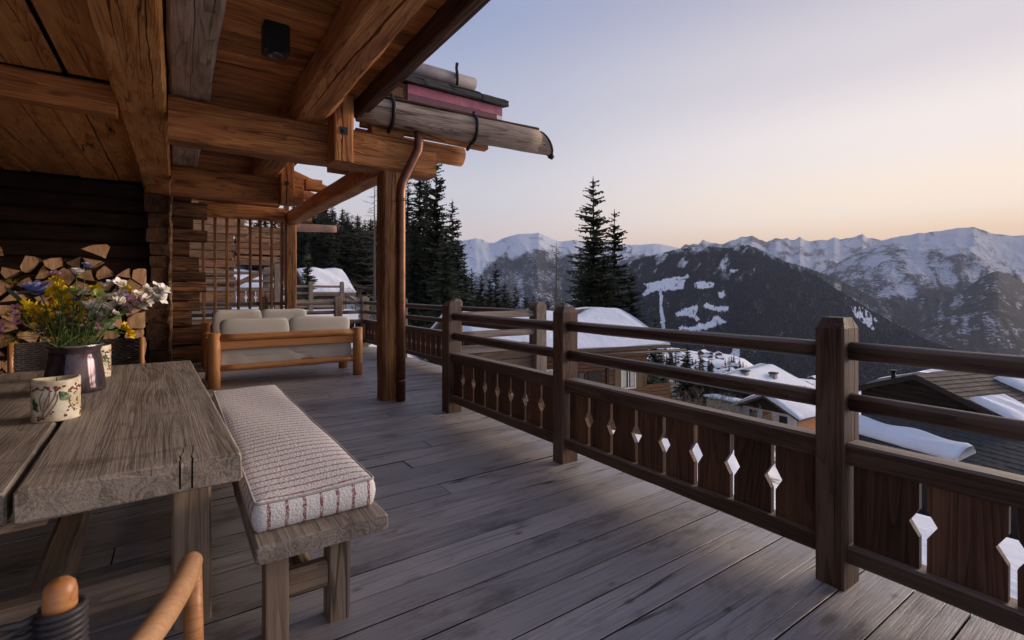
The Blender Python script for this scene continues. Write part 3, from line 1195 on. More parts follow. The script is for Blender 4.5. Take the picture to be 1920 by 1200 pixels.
# ceiling boards of the right bay run across, between the joists
for i in range(58):
    y = -.4 + .218 * i
    timber('ceiling_board', (-.12, y, 3.70), (1.76, y, 3.70 + rnd.uniform(-.006, .006)), .212, .035, W_CEIL, hp, rough=.003, bevel=.006, seg=4)
# ceiling boards of the left room run along
k = 0
x = -.482
while x > -3.6:
    w = rnd.uniform(.26, .36)
    for (ya, yb) in ((-.6, 5.88), (6.12, 11.06)):
        timber('ceiling_board', (x - w / 2, ya, 3.37 + rnd.uniform(-.014, .014)), (x - w / 2 + rnd.uniform(-.02, .02), yb, 3.37 + rnd.uniform(-.01, .01)), w - .014, .035,
               W_BEAM_LIT, hp, rough=.004, bevel=.008, seg=9)
    x -= w
roofm = MB()
roofm.box(-3.7, 1.84, -.7, 12.4, 3.76, 3.92)
roofm.obj('roof_slab', W_DARKLOG, hp)
timber('beam', (-.28, -.6, 3.385), (-.28, 11.12, 3.385), .385, .43, W_BEAM_LIT, hp, rough=.009, bevel=.02, seed=1)
timber('beam', (.10, -.6, 3.53), (.10, 12.2, 3.53), .345, .30, W_BEAM_GREY, hp, rough=.009, bevel=.028, seed=2)
timber('beam', (1.245, -.6, 3.515), (1.245, 12.1, 3.515), .37, .33, W_BEAM, hp, rough=.012, bevel=.05, seed=3)
timber('beam', (-.075, 6.12, 3.145), (2.86, 6.12, 3.145), .34, .44, W_BEAM, hp, rough=.010, bevel=.035, seed=4)
timber('beam', (-3.6, 6.0, 3.21), (-.475, 6.0, 3.21), .24, .27, W_CEIL, hp, rough=.008, bevel=.03, seed=5)
timber('beam', (-.075, 9.45, 3.145), (1.86, 9.45, 3.145), .34, .44, W_BEAM, hp, rough=.010, bevel=.035, seed=6)
timber('beam', (.36, 12.02, 3.10), (2.0, 12.02, 3.10), .26, .30, W_BEAM, hp, rough=.008, bevel=.03, seed=7)
timber('beam', (.0, 12.1, 3.42), (1.9, 12.1, 3.42), .24, .26, W_BEAM, hp, rough=.008, bevel=.03, seed=8)
timber('beam', (2.30, 6.28, 3.06), (2.14, 12.9, 3.06), .27, .27, W_BEAM, hp, rough=.008, bevel=.03, seed=9)
# hanging stubs that clamp the joint, each with a square bolt
for (xx, yb, hh) in ((1.575, 5.835, 0), (1.56, 9.17, 0)):
    st = timber('hanging_stub', (xx, yb, 2.885), (xx, yb, 3.66), .225, .28, W_PILLAR if False else W_BEAM, hp, rough=.008, bevel=.02, seed=xx)
    b = MB()
    b.box(xx - .043, xx + .043, yb - .143, yb - .124, 3.19, 3.276)
    b.tube([(xx, yb - .144, 3.233), (xx, yb - .165, 3.233)], .022, 6)
    b.obj('bolt', M_BOLT, st)
# short purlin ends that show between the beams
for (xx, y, z) in ((1.98, 7.6, 3.30), (2.05, 9.6, 3.36), (1.55, 12.35, 3.2), (.75, 12.3, 3.24)):
    timber('beam_end', (xx - .1, y, z), (xx + .18, y, z), .24, .2, W_BEAM, hp, rough=.006, seed=y)
for y in (7.2, 8.2, 10.2, 11.2):
    timber('rafter', (1.80, y, 3.66), (2.5, y + .0, 3.40), .14, .18, W_BEAM, hp, rough=.006, seed=y)
# eaves edge
timber('eaves_board', (1.79, -.6, 3.60), (1.79, 5.93, 3.60), .07, .235, W_DARKLOG, hp, rough=.003, bevel=.01, seed=11)
timber('eaves_board', (1.868, -.6, 3.65), (1.868, 5.93, 3.65), .075, .24, W_DARKLOG, hp, rough=.003, bevel=.01, seed=12)


def crack(o, pts, depth, side, L=None):
    """saws a drying crack into a timber; pts: (along, across, width) in the timber's own frame"""
    rot = {'bottom': math.pi, '+y': -math.pi / 2, '-y': math.pi / 2, 'top': 0}[side]
    me = o.data
    bb = [v.co for v in me.vertices]
    hz_ = max(abs(v.z) for v in bb) if side in ('top', 'bottom') else max(abs(v.y) for v in bb)
    mats = list(me.materials)
    mb = MB()
    vs = []
    r_ = random.Random(len(pts) * 7 + int(pts[0][0] * 100))
    dense = []
    for (a, b) in zip(pts[:-1], pts[1:]):
        for k_ in range(6):
            t = k_ / 6
            dense.append((a[0] + (b[0] - a[0]) * t, a[1] + (b[1] - a[1]) * t + r_.uniform(-.006, .006), max(.0015, (a[2] + (b[2] - a[2]) * t) * r_.uniform(.7, 1.3))))
    dense.append(pts[-1])
    Rm = RX(rot)
    n = len(dense)
    for lay in (0, 1):
        for (x, y, w) in dense:
            ww = w if lay == 0 else w * .25
            z = hz_ + .02 if lay == 0 else hz_ - depth
            vs += [Rm @ Vector((x, y - ww / 2, z)), Rm @ Vector((x, y + ww / 2, z))]
    fs = []
    for i in range(n - 1):
        a = 2 * i
        fs += [(a, a + 2, a + 3, a + 1), (2 * n + a, 2 * n + a + 1, 2 * n + a + 3, 2 * n + a + 2), (a, 2 * n + a, 2 * n + a + 2, a + 2), (a + 1, a + 3, 2 * n + a + 3, 2 * n + a + 1)]
    fs += [(0, 1, 2 * n + 1, 2 * n), (2 * n - 2, 4 * n - 2, 4 * n - 1, 2 * n - 1)]
    mb.add(vs, fs)
    cm = mb.mesh()
    bm = bmesh.new()
    bm.from_mesh(cm)
    bmesh.ops.recalc_face_normals(bm, faces=bm.faces[:])
    bm.to_mesh(cm)
    bm.free()
    src = bmesh.new()
    src.from_mesh(me)
    bmesh.ops.recalc_face_normals(src, faces=src.faces[:])
    src.to_mesh(me)
    src.free()
    t0 = bpy.data.objects.new('tmp', me)
    c0 = bpy.data.objects.new('tmpc', cm)
    COL.objects.link(t0)
    COL.objects.link(c0)
    md = t0.modifiers.new('b', 'BOOLEAN')
    md.operation, md.object, md.solver = 'DIFFERENCE', c0, 'EXACT'
    dg = bpy.context.evaluated_depsgraph_get()
    me2 = bpy.data.meshes.new_from_object(t0.evaluated_get(dg))
    bpy.data.objects.remove(t0)
    bpy.data.objects.remove(c0)
    if len(me2.polygons) > 10:
        me2.materials.clear()
        for m_ in mats:
            me2.materials.append(m_)
        me2.polygons.foreach_set('material_index', [0] * len(me2.polygons))
        o.data = me2


BEAMS = [o for o in hp.children if o.name.split('.')[0] == 'beam']
STUBS = [o for o in hp.children if o.name.split('.')[0] == 'hanging_stub']
for st_ in STUBS:
    crack(st_, [(-.01, .015, .012), (.2, .022, .020), (.4, .008, .016), (.6, .02, .012), (.765, .015, .006)], .09, 'bottom')
crack(BEAMS[0], [(3.6, .115, .002), (4.2, .120, .010), (5.0, .105, .016), (5.6, .110, .018), (6.1, .100, .014), (6.5, .105, .003)], .05, 'bottom')
crack(BEAMS[0], [(2.5, .06, .002), (3.3, .07, .008), (4.0, .065, .002)], .04, 'bottom')
crack(BEAMS[1], [(2.6, .0, .002), (3.4, .012, .007), (4.6, .0, .009), (5.8, .01, .006), (6.6, .0, .002)], .04, 'bottom')
crack(BEAMS[2], [(2.4, .02, .004), (3.2, .03, .020), (4.2, -.01, .030), (5.0, -.04, .024), (5.8, -.06, .014), (6.4, -.065, .003)], .10, 'bottom')
crack(BEAMS[2], [(4.6, .07, .002), (5.2, .06, .010), (5.9, .05, .008), (6.3, .05, .002)], .05, 'bottom')
crack(BEAMS[3], [(.0, .06, .003), (.6, .05, .008), (1.4, .065, .005), (2.2, .05, .002)], .04, '+y')
crack(BEAMS[3], [(1.0, -.08, .002), (1.6, -.07, .007), (2.4, -.09, .002)], .04, '+y')
crack(BEAMS[5], [(.1, .05, .003), (.8, .06, .007), (1.5, .05, .002)], .04, '+y')
# pillar and far post
timber('pillar', (2.28, 6.12, 0), (2.28, 6.12, 2.925), .26, .27, W_PILLARX, hp, rough=.010, bevel=.03, seed=13)
timber('pillar', (2.13, 12.02, 0), (2.13, 12.02, 2.925), .22, .23, W_PILLARX, hp, rough=.007, bevel=.02, seed=14)
for o_ in [q for q in hp.children if q.name.split('.')[0] == 'pillar']:
    crack(o_, [(.3, -.02, .002), (.9, -.03, .010), (1.7, -.015, .014), (2.5, -.03, .010), (2.85, -.02, .003)], .06, 'bottom')
# screen of upright bars
sl = timber('screen_sill', (.44, 12.02, .06), (2.02, 12.02, .06), .12, .12, W_BEAM, hp, seed=15)
for i, xx in enumerate((.458, .667, .881, 1.09, 1.314, 1.522, 1.735, 1.942)):
    timber('screen_bar', (xx, 12.02, .12), (xx + rnd.uniform(-.01, .01), 12.02, 2.952),   .055, .060, W_BARS, hp, rough=.004, bevel=.01, seed=100 + i)
# log wall with staggered ends, right of the pier
zz = [.0, .34, .70, 1.0, 1.19, 1.37, 1.57, 1.77, 2.07, 2.35, 2.59, 2.80, 3.11, 3.36]
xe = [.44, .42, .235, .37, .36, .475, .46, .35, .20, .49, .26, .49, .23]
for i in range(len(xe)):
    h = zz[i + 1] - zz[i]
    timber('wall_log', (-.45, 11.36 + rnd.uniform(-.015, .015), (zz[i] + zz[i + 1]) / 2), (xe[i], 11.36, (zz[i] + zz[i + 1]) / 2), .26, h - .012, W_LOG, hp,
           rough=.010, bevel=.03, seed=200 + i)
# pier: ends of the cross-wall logs stacked under the beam
zz = [0, .30, .50, .82, 1.08, 1.55, 1.83, 2.05, 2.27, 2.56, 2.82, 3.165]
for i in range(len(zz) - 1):
    h = zz[i + 1] - zz[i]
    w = [.31, .30, .33, .43, .32, .28, .28, .30, .345, .33, .37][i]
    timber('wall_log', (-.115 - w / 2, 10.98 + rnd.uniform(-.03, .03), (zz[i] + zz[i + 1]) / 2), (-.115 - w / 2, 11.5, (zz[i] + zz[i + 1]) / 2), w, h - .010, W_DARKLOG if i % 3 else W_LOG, hp,
           rough=.012, bevel=.025, seed=300 + i, seg=3)
tr = timber('corner_trim', (-.098, 10.955, .0), (-.098, 10.955, 3.15), .05, .035, W_BARK, hp, rough=.014, bevel=.01, seg=40, seed=16)
# back and left walls of the room
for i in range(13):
    timber('wall_log', (-3.6, 11.28, .14 + .28 * i), (-.30, 11.28, .14 + .28 * i), .24, .272, W_SHADED, hp, rough=.008, bevel=.04, seed=400 + i)
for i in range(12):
    timber('wall_log', (-3.62, -.6, .14 + .28 * i), (-3.62, 11.1, .14 + .28 * i), .24, .272, W_SHADED, hp, rough=.008, bevel=.04, seed=430 + i)
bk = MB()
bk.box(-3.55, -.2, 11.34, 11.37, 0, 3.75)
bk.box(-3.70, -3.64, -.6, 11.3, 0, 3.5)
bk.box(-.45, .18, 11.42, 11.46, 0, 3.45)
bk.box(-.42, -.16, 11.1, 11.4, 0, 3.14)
bk.obj('wall_core', W_SHADED, hp)
# the lower roof beyond, with its slates, pink film and snow guard
timber('roof_board', (1.95, 6.24, 4.055), (2.50, 6.24, 4.055), .05, .16, W_DARKLOG, hp, seed=17)
f = MB()
f.box(2.56, 4.08, 6.20, 6.225, 4.06, 4.19)
film = f.obj('fascia_film', M_PINK, hp)
f = MB()
f.box(2.56, 3.98, 6.204, 6.222, 3.94, 4.058)
f.obj('fascia_mesh', M_MESHDARK, hp)
f = MB()
f.box(3.985, 4.08, 6.204, 6.222, 3.94, 4.058)
f.obj('fascia_mesh', plain('white_mesh', (.6, .58, .62), .7, nscale=90, namt=.3), hp)
f = MB()
sl = .5
f.add([(1.9, 6.24, 3.98), (4.06, 6.24, 3.98), (4.06, 9.2, 5.46), (1.9, 9.2, 5.46), (1.9, 6.24, 4.19), (4.06, 6.24, 4.19), (4.06, 9.2, 5.67), (1.9, 9.2, 5.67)],
      [(0, 3, 2, 1), (4, 5, 6, 7), (0, 1, 5, 4), (1, 2, 6, 5), (2, 3, 7, 6), (3, 0, 4, 7)])
f.obj('roof_slab', W_DARKLOG, hp)
for row in range(8):
    xx = 1.88
    y0 = 6.13 + row * .36
    while xx < 4.05:
        w = rnd.uniform(.22, .5)
        w = min(w, 4.16 - xx)
        for lay in range(3 if row == 0 else 1):
            me = timber_mesh(w - .01, .52, .034 + rnd.uniform(0, .018), rough=.010, bevel=.01, seg=3, seed=rnd.random())
            Mx = T(xx, y0 + .24 + .03 * lay + rnd.uniform(-.02, .02), 4.205 + (y0 - 6.13) * sl + (.05 if row == 0 else .135) + .042 * lay + rnd.uniform(0, .012)) @ RX((math.atan(sl) - .07) if row else .18)
            link('slate', me, hp, Mx, M_SLATE)
        xx += w
lg = MB()
lg.tube([(2.0, 6.72, 4.66), (2.9, 6.72, 4.665), (3.88, 6.72, 4.665)], .105, 16)
guard = lg.obj('snow_guard_log', M_GREYPIPE, hp)
hk = MB()
hk.tube([(3.52, 6.9, 4.56), (3.52, 6.6, 4.535), (3.52, 6.585, 4.62), (3.52, 6.60, 4.72), (3.515, 6.61, 4.80), (3.50, 6.56, 4.85)], .026, 6)
hk.obj('hook', M_IRON, guard)
# hollowed-log gutter with iron brackets and copper downpipe
gut = roundlog('gutter', (1.80, 5.935, 3.625), (4.30, 5.64, 3.555), .165, wood('gutter_wood', (.10, .066, .046), (.27, .20, .15), (.42, .33, .265), vary=.05, crack=.8, knot=1.0, bump=.5), hp,
               rough=.010, n=16, seed=18)
gd = (Vector((4.30, 5.64, 3.555)) - Vector((1.80, 5.935, 3.615))).normalized()
gm = MB()   # slanting spout end with a dark lip
E0 = Vector((4.298, 5.64, 3.555))
sd = Vector((-gd.y, gd.x, 0))
ring0, ring1 = [], []
for k_ in range(16):
    t = 2 * math.pi * k_ / 16
    off = sd * math.cos(t) * .16 + Vector((0, 0, 1)) * math.sin(t) * .16
    ring0.append(E0 + off)
    ring1.append(E0 + off * .96 + gd * (.02 + .22 * (1 - math.sin(t)) / 2))
gm.add(ring0 + ring1, [(k_, (k_ + 1) % 16, 16 + (k_ + 1) % 16, 16 + k_) for k_ in range(16)] + [tuple(16 + k_ for k_ in range(16))], False)
gm.obj('spout', gut.data.materials[0], gut)
lip = MB()
lip.tube([ring1[k_] + gd * .006 for k_ in range(3, 14)], .017, 6)
lip.tube([ring1[12] + gd * .0 + Vector((0, 0, .0)), ring1[12] + gd * .05 + Vector((0, 0, -.03))], [.05, .035], 8)
lip.obj('spout_lip', M_IRON, gut)
tl = timber('gutter_edge', (1.82, 5.93, 3.797), (4.30, 5.637, 3.727), .16, .03, W_DARKLOG, gut, seed=19)
for q in (.16, .60):
    c = Vector((1.80, 5.935, 3.625)).lerp(Vector((4.30, 5.64, 3.555)), q)
    hb = MB()
    path = []
    for k_ in range(9):
        t = math.radians(70 - k_ * 22)
        path.append(c - sd * math.cos(t) * .185 + Vector((0, 0, 1)) * math.sin(t) * .185)
    path.append(path[-1] + sd * .12 + Vector((0, 0, -.05)))
    path.insert(0, path[0] + Vector((0, 0, .05)))
    hb.tube(path, .024, 6)
    hb.obj('bracket', M_IRON, gut)
dp = MB()
dpts = [(2.565, 5.86, 3.50), (2.57, 5.86, 3.30), (2.555, 5.86, 3.20), (2.50, 5.87, 3.08), (2.385, 5.88, 2.84), (2.345, 5.885, 2.74), (2.335, 5.885, 2.62), (2.335, 5.885, 1.2), (2.335, 5.885, .01)]
dp.tube(dpts, .060, 14)
down = dp.obj('downpipe', M_COPPER, hp)
for z in (2.55, .26):
    cl = MB()
    cl.tube([(2.335, 5.885, z - .018), (2.335, 5.885, z + .018)], .067, 14)
    cl.tube([(2.335, 5.93, z), (2.335, 6.0, z)], .012, 6)
    cl.obj('pipe_clip', M_COPPER, down)
roundlog('purlin', (1.9, 6.35, 3.37), (3.42, 6.27, 3.34), .135, W_BEAM, hp, rough=.008, seed=21)
timber('purlin_plank', (1.9, 6.12, 3.50), (3.68, 6.02, 3.46), .14, .07, W_BEAM, hp, rough=.006, seed=22)
# corbels that carry the purlin on the cross beam
timber('corbel', (2.0, 6.12, 3.41), (2.42, 6.12, 3.41), .26, .10, W_BEAM, hp, seed=23)

spk = MB()
spk.box(-.10, .10, -.09, .09, -.245, 0)
box = thing('ceiling_spotlight', 'black box-shaped spotlight fixed under the ceiling boards', 'spotlight', T(.70, 4.62, 3.676))
bx = bmesh.new()
bmesh.ops.create_cube(bx, size=1)
bmesh.ops.scale(bx, vec=(.20, .18, .24), verts=bx.verts)
bmesh.ops.bevel(bx, geom=bx.edges[:], offset=.008, segments=2, affect='EDGES')
bmm = bpy.data.meshes.new('m')
bx.to_mesh(bmm)
bx.free()
link('housing', bmm, box, T(.70, 4.62, 3.556), M_BLACKBOX)
lb = MB()
lb.lathe([(.062, 0), (.062, -.012), (.05, -.012), (.05, -.002), (.0, -.001)], 20, (.70, 4.62, 3.434))
lb.obj('lens', M_GLASSDARK, box)

# ================================================================ FURNITURE
# ---- table, turned a little from the deck's axis
TM = T(.217, 2.23, 0) @ RZ(math.radians(2.0))
table = thing('dining_table', 'long weathered oak table of thick slabs with cracked ends', 'table', TM)


def slab_mesh(x0, x1, y0, y1, z0, z1, seed, split=None):
    """thick table slab along +Y with end checks cut in as narrow notches"""
    r = random.Random(seed)
    n = 26
    vs, fs = [], []
    b = .010
    cols = [x0, x0 + b] + [x0 + (x1 - x0) * q for q in (.2, .4, .6, .8)] + [x1 - b, x1]
    sec = [(x0 + b, z0), (x1 - b, z0), (x1, z0 + b), (x1, z1 - b), (x1 - b, z1)]
    tops = [x1 - (x1 - x0) * q for q in (.15, .3, .45, .6, .75, .9)]
    sec += [(x, z1) for x in tops] + [(x0 + b, z1), (x0, z1 - b), (x0, z0 + b)]
    m = len(sec)
    ys = [0, .012] + [(y1 - y0) * q / n for q in range(1, n)] + [y1 - y0 - .012, y1 - y0]
    for i, y in enumerate(ys):
        e = .006 if i in (0, len(ys) - 1) else 0
        for k, (x, z) in enumerate(sec):
            cx = (x0 + x1) / 2
            edge = abs(x - cx) > (x1 - x0) / 2 - .02
            dx = r.uniform(-1, 1) * .0022 if edge else 0
            dzz = r.uniform(-1, 1) * .0012
            yy = y0 + y + (r.uniform(0, .006) if i in (0, len(ys) - 1) else 0)
            vs.append((x - (e if x > cx else -e) * edge + dx, yy, z + dzz - (e * .7 if z > (z0 + z1) / 2 else -e * .7)))
    L = len(ys)
    for i in range(L - 1):
        for k in range(m):
            k2 = (k + 1) % m
            fs.append((i * m + k, i * m + k2, (i + 1) * m + k2, (i + 1) * m + k))
    fs.append(tuple(reversed(range(m))))
    fs.append(tuple((L - 1) * m + k for k in range(m)))
    me = mesh_from(vs, fs)
    bm = bmesh.new()
    bm.from_mesh(me)
    bmesh.ops.recalc_face_normals(bm, faces=bm.faces[:])
    bm.to_mesh(me)
    bm.free()
    return me


W_SLAB = wood('table_slab_oak', (.15, .118, .094), (.275, .228, .185), (.385, .325, .27), vary=.05, crack=.0, knot=.35, grey=(.30, .265, .235), greyamt=.3,
              bump=.8, rough=.58, spec=.32, ax='Y', ring=.16, fw=.55, stain=.35, stain_col=(.10, .075, .055), specks=.45)


def cut_checks(me, cuts):
    """saws real end checks (narrow wedges) out of a slab near its end"""
    o = bpy.data.objects.new('tmp', me)
    COL.objects.link(o)
    cs = []
    for (pts, depth, z1) in cuts:
        b = MB()
        top = []
        for (x, y, w) in pts:
            top += [(x - w / 2, y), (x + w / 2, y)]
        n = len(pts)
        vs = [(x, y, z1 + .01) for x, y in top] + [(x, y, z1 - depth) for x, y in top]
        fs = []
        for i in range(n - 1):
            a = 2 * i
            fs += [(a, a + 1, a + 3, a + 2), (2 * n + a, 2 * n + a + 2, 2 * n + a + 3, 2 * n + a + 1), (a, a + 2, 2 * n + a + 2, 2 * n + a), (a + 1, 2 * n + a + 1, 2 * n + a + 3, a + 3)]
        fs += [(0, 2 * n, 2 * n + 1, 1), (2 * n - 2, 2 * n - 1, 4 * n - 1, 4 * n - 2)]
        b.add(vs, fs)
        cm = b.mesh()
        bm = bmesh.new()
        bm.from_mesh(cm)
        bmesh.ops.recalc_face_normals(bm, faces=bm.faces[:])
        bm.to_mesh(cm)
        bm.free()
        c = bpy.data.objects.new('tmpc', cm)
        COL.objects.link(c)
        cs.append(c)
        md = o.modifiers.new('b', 'BOOLEAN')
        md.operation = 'DIFFERENCE'
        md.object = c
        md.solver = 'EXACT'
    dg = bpy.context.evaluated_depsgraph_get()
    me2 = bpy.data.meshes.new_from_object(o.evaluated_get(dg))
    for q in cs + [o]:
        bpy.data.objects.remove(q)
    return me2


sm1 = slab_mesh(-.655, 0, 0, 3.25, .635, .75, 1)
sm1 = cut_checks(sm1, [([(-.205, -.03, .0045), (-.209, .02, .007), (-.203, .06, .005), (-.205, .10, .007), (-.192, .14, .004), (-.190, .20, .006), (-.180, .23, .003), (-.178, .36, .0015)], .10, .75),
                       ([(-.174, -.03, .006), (-.166, .03, .007), (-.169, .07, .004), (-.160, .13, .004), (-.152, .24, .0015)], .105, .75),
                       ([(-.30, -.03, .002), (-.285, .05, .0025), (-.278, .10, .002), (-.27, .18, .001)], .03, .75)])
link('slab', sm1, table, TM, W_SLAB)
link('slab', slab_mesh(-1.315, -.673, .015, 3.24, .635, .75, 2), table, TM, W_SLAB)
for (x, yb) in ((-.155, .29), (-1.16, .29), (-.155, 2.95), (-1.16, 2.95)):
    timber('leg', TM @ Vector((x, yb, 0)), TM @ Vector((x, yb, .634)), .14, .14, W_BENCH, table, rough=.004, bevel=.008, seed=x + yb)
for yb in (.29, 2.95):
    timber('cross_bearer', TM @ Vector((-1.26, yb, .60)), TM @ Vector((-.06, yb, .60)), .10, .066, W_BENCH, table, rough=.003, seed=yb)
    timber('cross_foot', TM @ Vector((-1.09, yb, .20)), TM @ Vector((-.225, yb, .20)), .09, .12, W_BENCH, table, rough=.003, seed=yb + 3)
timber('stretcher', TM @ Vector((-.62, .36, .20)), TM @ Vector((-.62, 2.90, .20)), .12, .10, W_BENCH, table, rough=.003, seed=5)
timber('slab_batten', TM @ Vector((-.75, .06, .622)), TM @ Vector((-.58, .06, .622)), .05, .024, W_BENCH, table, seed=6)

# ---- bench and its cushion
bench = thing('bench', 'low rustic oak bench alongside the table under a striped cushion', 'bench', T(.49, 3.4, 0))
bm_ = slab_mesh(.235, .740, 2.0, 4.80, .385, .455, 3)
link('seat', bm_, bench, I4, W_SLAB)
for (x, y) in ((.325, 2.17), (.570, 2.17), (.325, 4.6), (.570, 4.6)):
    timber('leg', (x, y, 0), (x, y, .384), .088, .10, W_BENCH, bench, rough=.003, bevel=.006, seed=x * y, up=(0, 1, 0))
for y in (2.17, 4.6):
    timber('cross_rail', (.370, y, .20), (.525, y, .20), .07, .115, W_BENCH, bench, rough=.002, seed=y)
timber('stretcher', (.447, 2.21, .20), (.447, 4.56, .20), .065, .085, W_BENCH, bench, rough=.003, seed=8)
timber('brace', (.447, 2.24, .17), (.447, 2.62, .375), .055, .06, W_BENCH, bench, rough=.002, seed=9)
timber('bearer', (.255, 3.4, .366), (.72, 3.4, .366), .09, .035, W_BENCH, bench, rough=.002, seed=10)


def cushion_parts(x0, x1, y0, y1, z0, z1, rad=.038):
    """boxed bench cushion: top panel, border, bottom; returns meshes"""
    def grid(nx, ny):
        bm = bmesh.new()
        bmesh.ops.create_cube(bm, size=1)
        bm.free()
    # outline with rounded corners
    out = []
    cr = .04
    for (cx, cy, a0) in ((x1 - cr, y0 + cr, -90), (x1 - cr, y1 - cr, 0), (x0 + cr, y1 - cr, 90), (x0 + cr, y0 + cr, 180)):
        for k_ in range(6):
            t = math.radians(a0 + 18 * k_)
            out.append((cx + cr * math.cos(t), cy + cr * math.sin(t)))
    # densify long sides
    dense = []
    for i in range(len(out)):
        a, b_ = out[i], out[(i + 1) % len(out)]
        d = math.dist(a, b_)
        n = max(1, int(d / .07))
        for q in range(n):
            t = q / n
            dense.append((a[0] + (b_[0] - a[0]) * t, a[1] + (b_[1] - a[1]) * t))
    return dense


cx0, cx1, cy0, cy1, cz0, cz1 = .243, .722, 2.11, 4.72, .4555, .575
cush = thing('bench_cushion', 'long white boucle cushion with burgundy stripes lying on the bench', 'cushion', T(.48, 3.4, .456))
outl = cushion_parts(cx0, cx1, cy0, cy1, cz0, cz1)
cc = Vector(((cx0 + cx1) / 2, (cy0 + cy1) / 2))
nO = len(outl)
rr_ = random.Random(5)


def inset(p, d):
    x = min(max(p[0], cx0 + d), cx1 - d)
    y = min(max(p[1], cy0 + d), cy1 - d)
    return (x, y)


def sagz(x, y):
    return .007 * math.sin(2.4 * y + 1) + .005 * math.sin(11 * x + 3 * y) + .003 * math.sin(7.3 * y)


# border band
vb, fb = [], []
levels = [(0.014, 0.0), (0.002, .010), (-.006, .035), (-.009, .06), (-.006, .085), (.0, .103), (.010, .115)]
for d, z in levels:
    for p in outl:
        x, y = inset(p, max(0, d)) if d > 0 else (p[0] + (-d) * (1 if p[0] > cc.x else -1) * (abs(p[0] - cc.x) / .24) ** 4, p[1] + (-d) * (1 if p[1] > cc.y else -1) * (abs(p[1] - cc.y) / 1.3) ** 30)
        vb.append((x, y, cz0 + z + (sagz(x, y) * .6 if z > .1 else 0)))
for i in range(len(levels) - 1):
    for k_ in range(nO):
        k2 = (k_ + 1) % nO
        fb.append((i * nO + k_, i * nO + k2, (i + 1) * nO + k2, (i + 1) * nO + k_))
fb.append(tuple(reversed(range(nO))))
me = mesh_from(vb, fb, True)
me.materials.append(M_STRIPE_END)
me.materials.append(M_STRIPE_TOP)
mi = []
for p in me.polygons:
    mi.append(0 if abs(p.normal.y) > abs(p.normal.x) else 1)
me.polygons.foreach_set('material_index', mi)
link('border_panel', me, cush)
# top panel as rings towards the middle
vb, fb = [], []
rings = [(.010, .115), (.024, .1205), (.05, .124), (.09, .127), (.15, .1285), (.21, .129)]
for d, z in rings:
    for p in outl:
        x, y = inset(p, d)
        vb.append((x, y, cz0 + z + sagz(x, y) * (.6 if d < .02 else 1)))
for i in range(len(rings) - 1):
    for k_ in range(nO):
        k2 = (k_ + 1) % nO
        fb.append((i * nO + k_, i * nO + k2, (i + 1) * nO + k2, (i + 1) * nO + k_))
# close the slit with quads across
last = (len(rings) - 1) * nO
rightc = sorted([k_ for k_ in range(nO) if outl[k_][0] > cc.x], key=lambda k_: outl[k_][1])
leftc = sorted([k_ for k_ in range(nO) if outl[k_][0] <= cc.x], key=lambda k_: outl[k_][1])
for i in range(min(len(rightc), len(leftc)) - 1):
    fb.append((last + leftc[i], last + rightc[i], last + rightc[i + 1], last + leftc[i + 1]))
me = mesh_from(vb, fb, True)
link('top_panel', me, cush, I4, M_STRIPE_TOP)
pip = MB()
pp = [(inset(p, .006)[0], inset(p, .006)[1], cz0 + .1145 + sagz(*p) * .6) for p in outl]
pip.tube(pp + [pp[0]], .005, 6, caps=False)
pip.obj('piping', plain('piping_cloth', (.50, .45, .43), 1.0, nscale=60, namt=.25), cush)

# ---- sofas


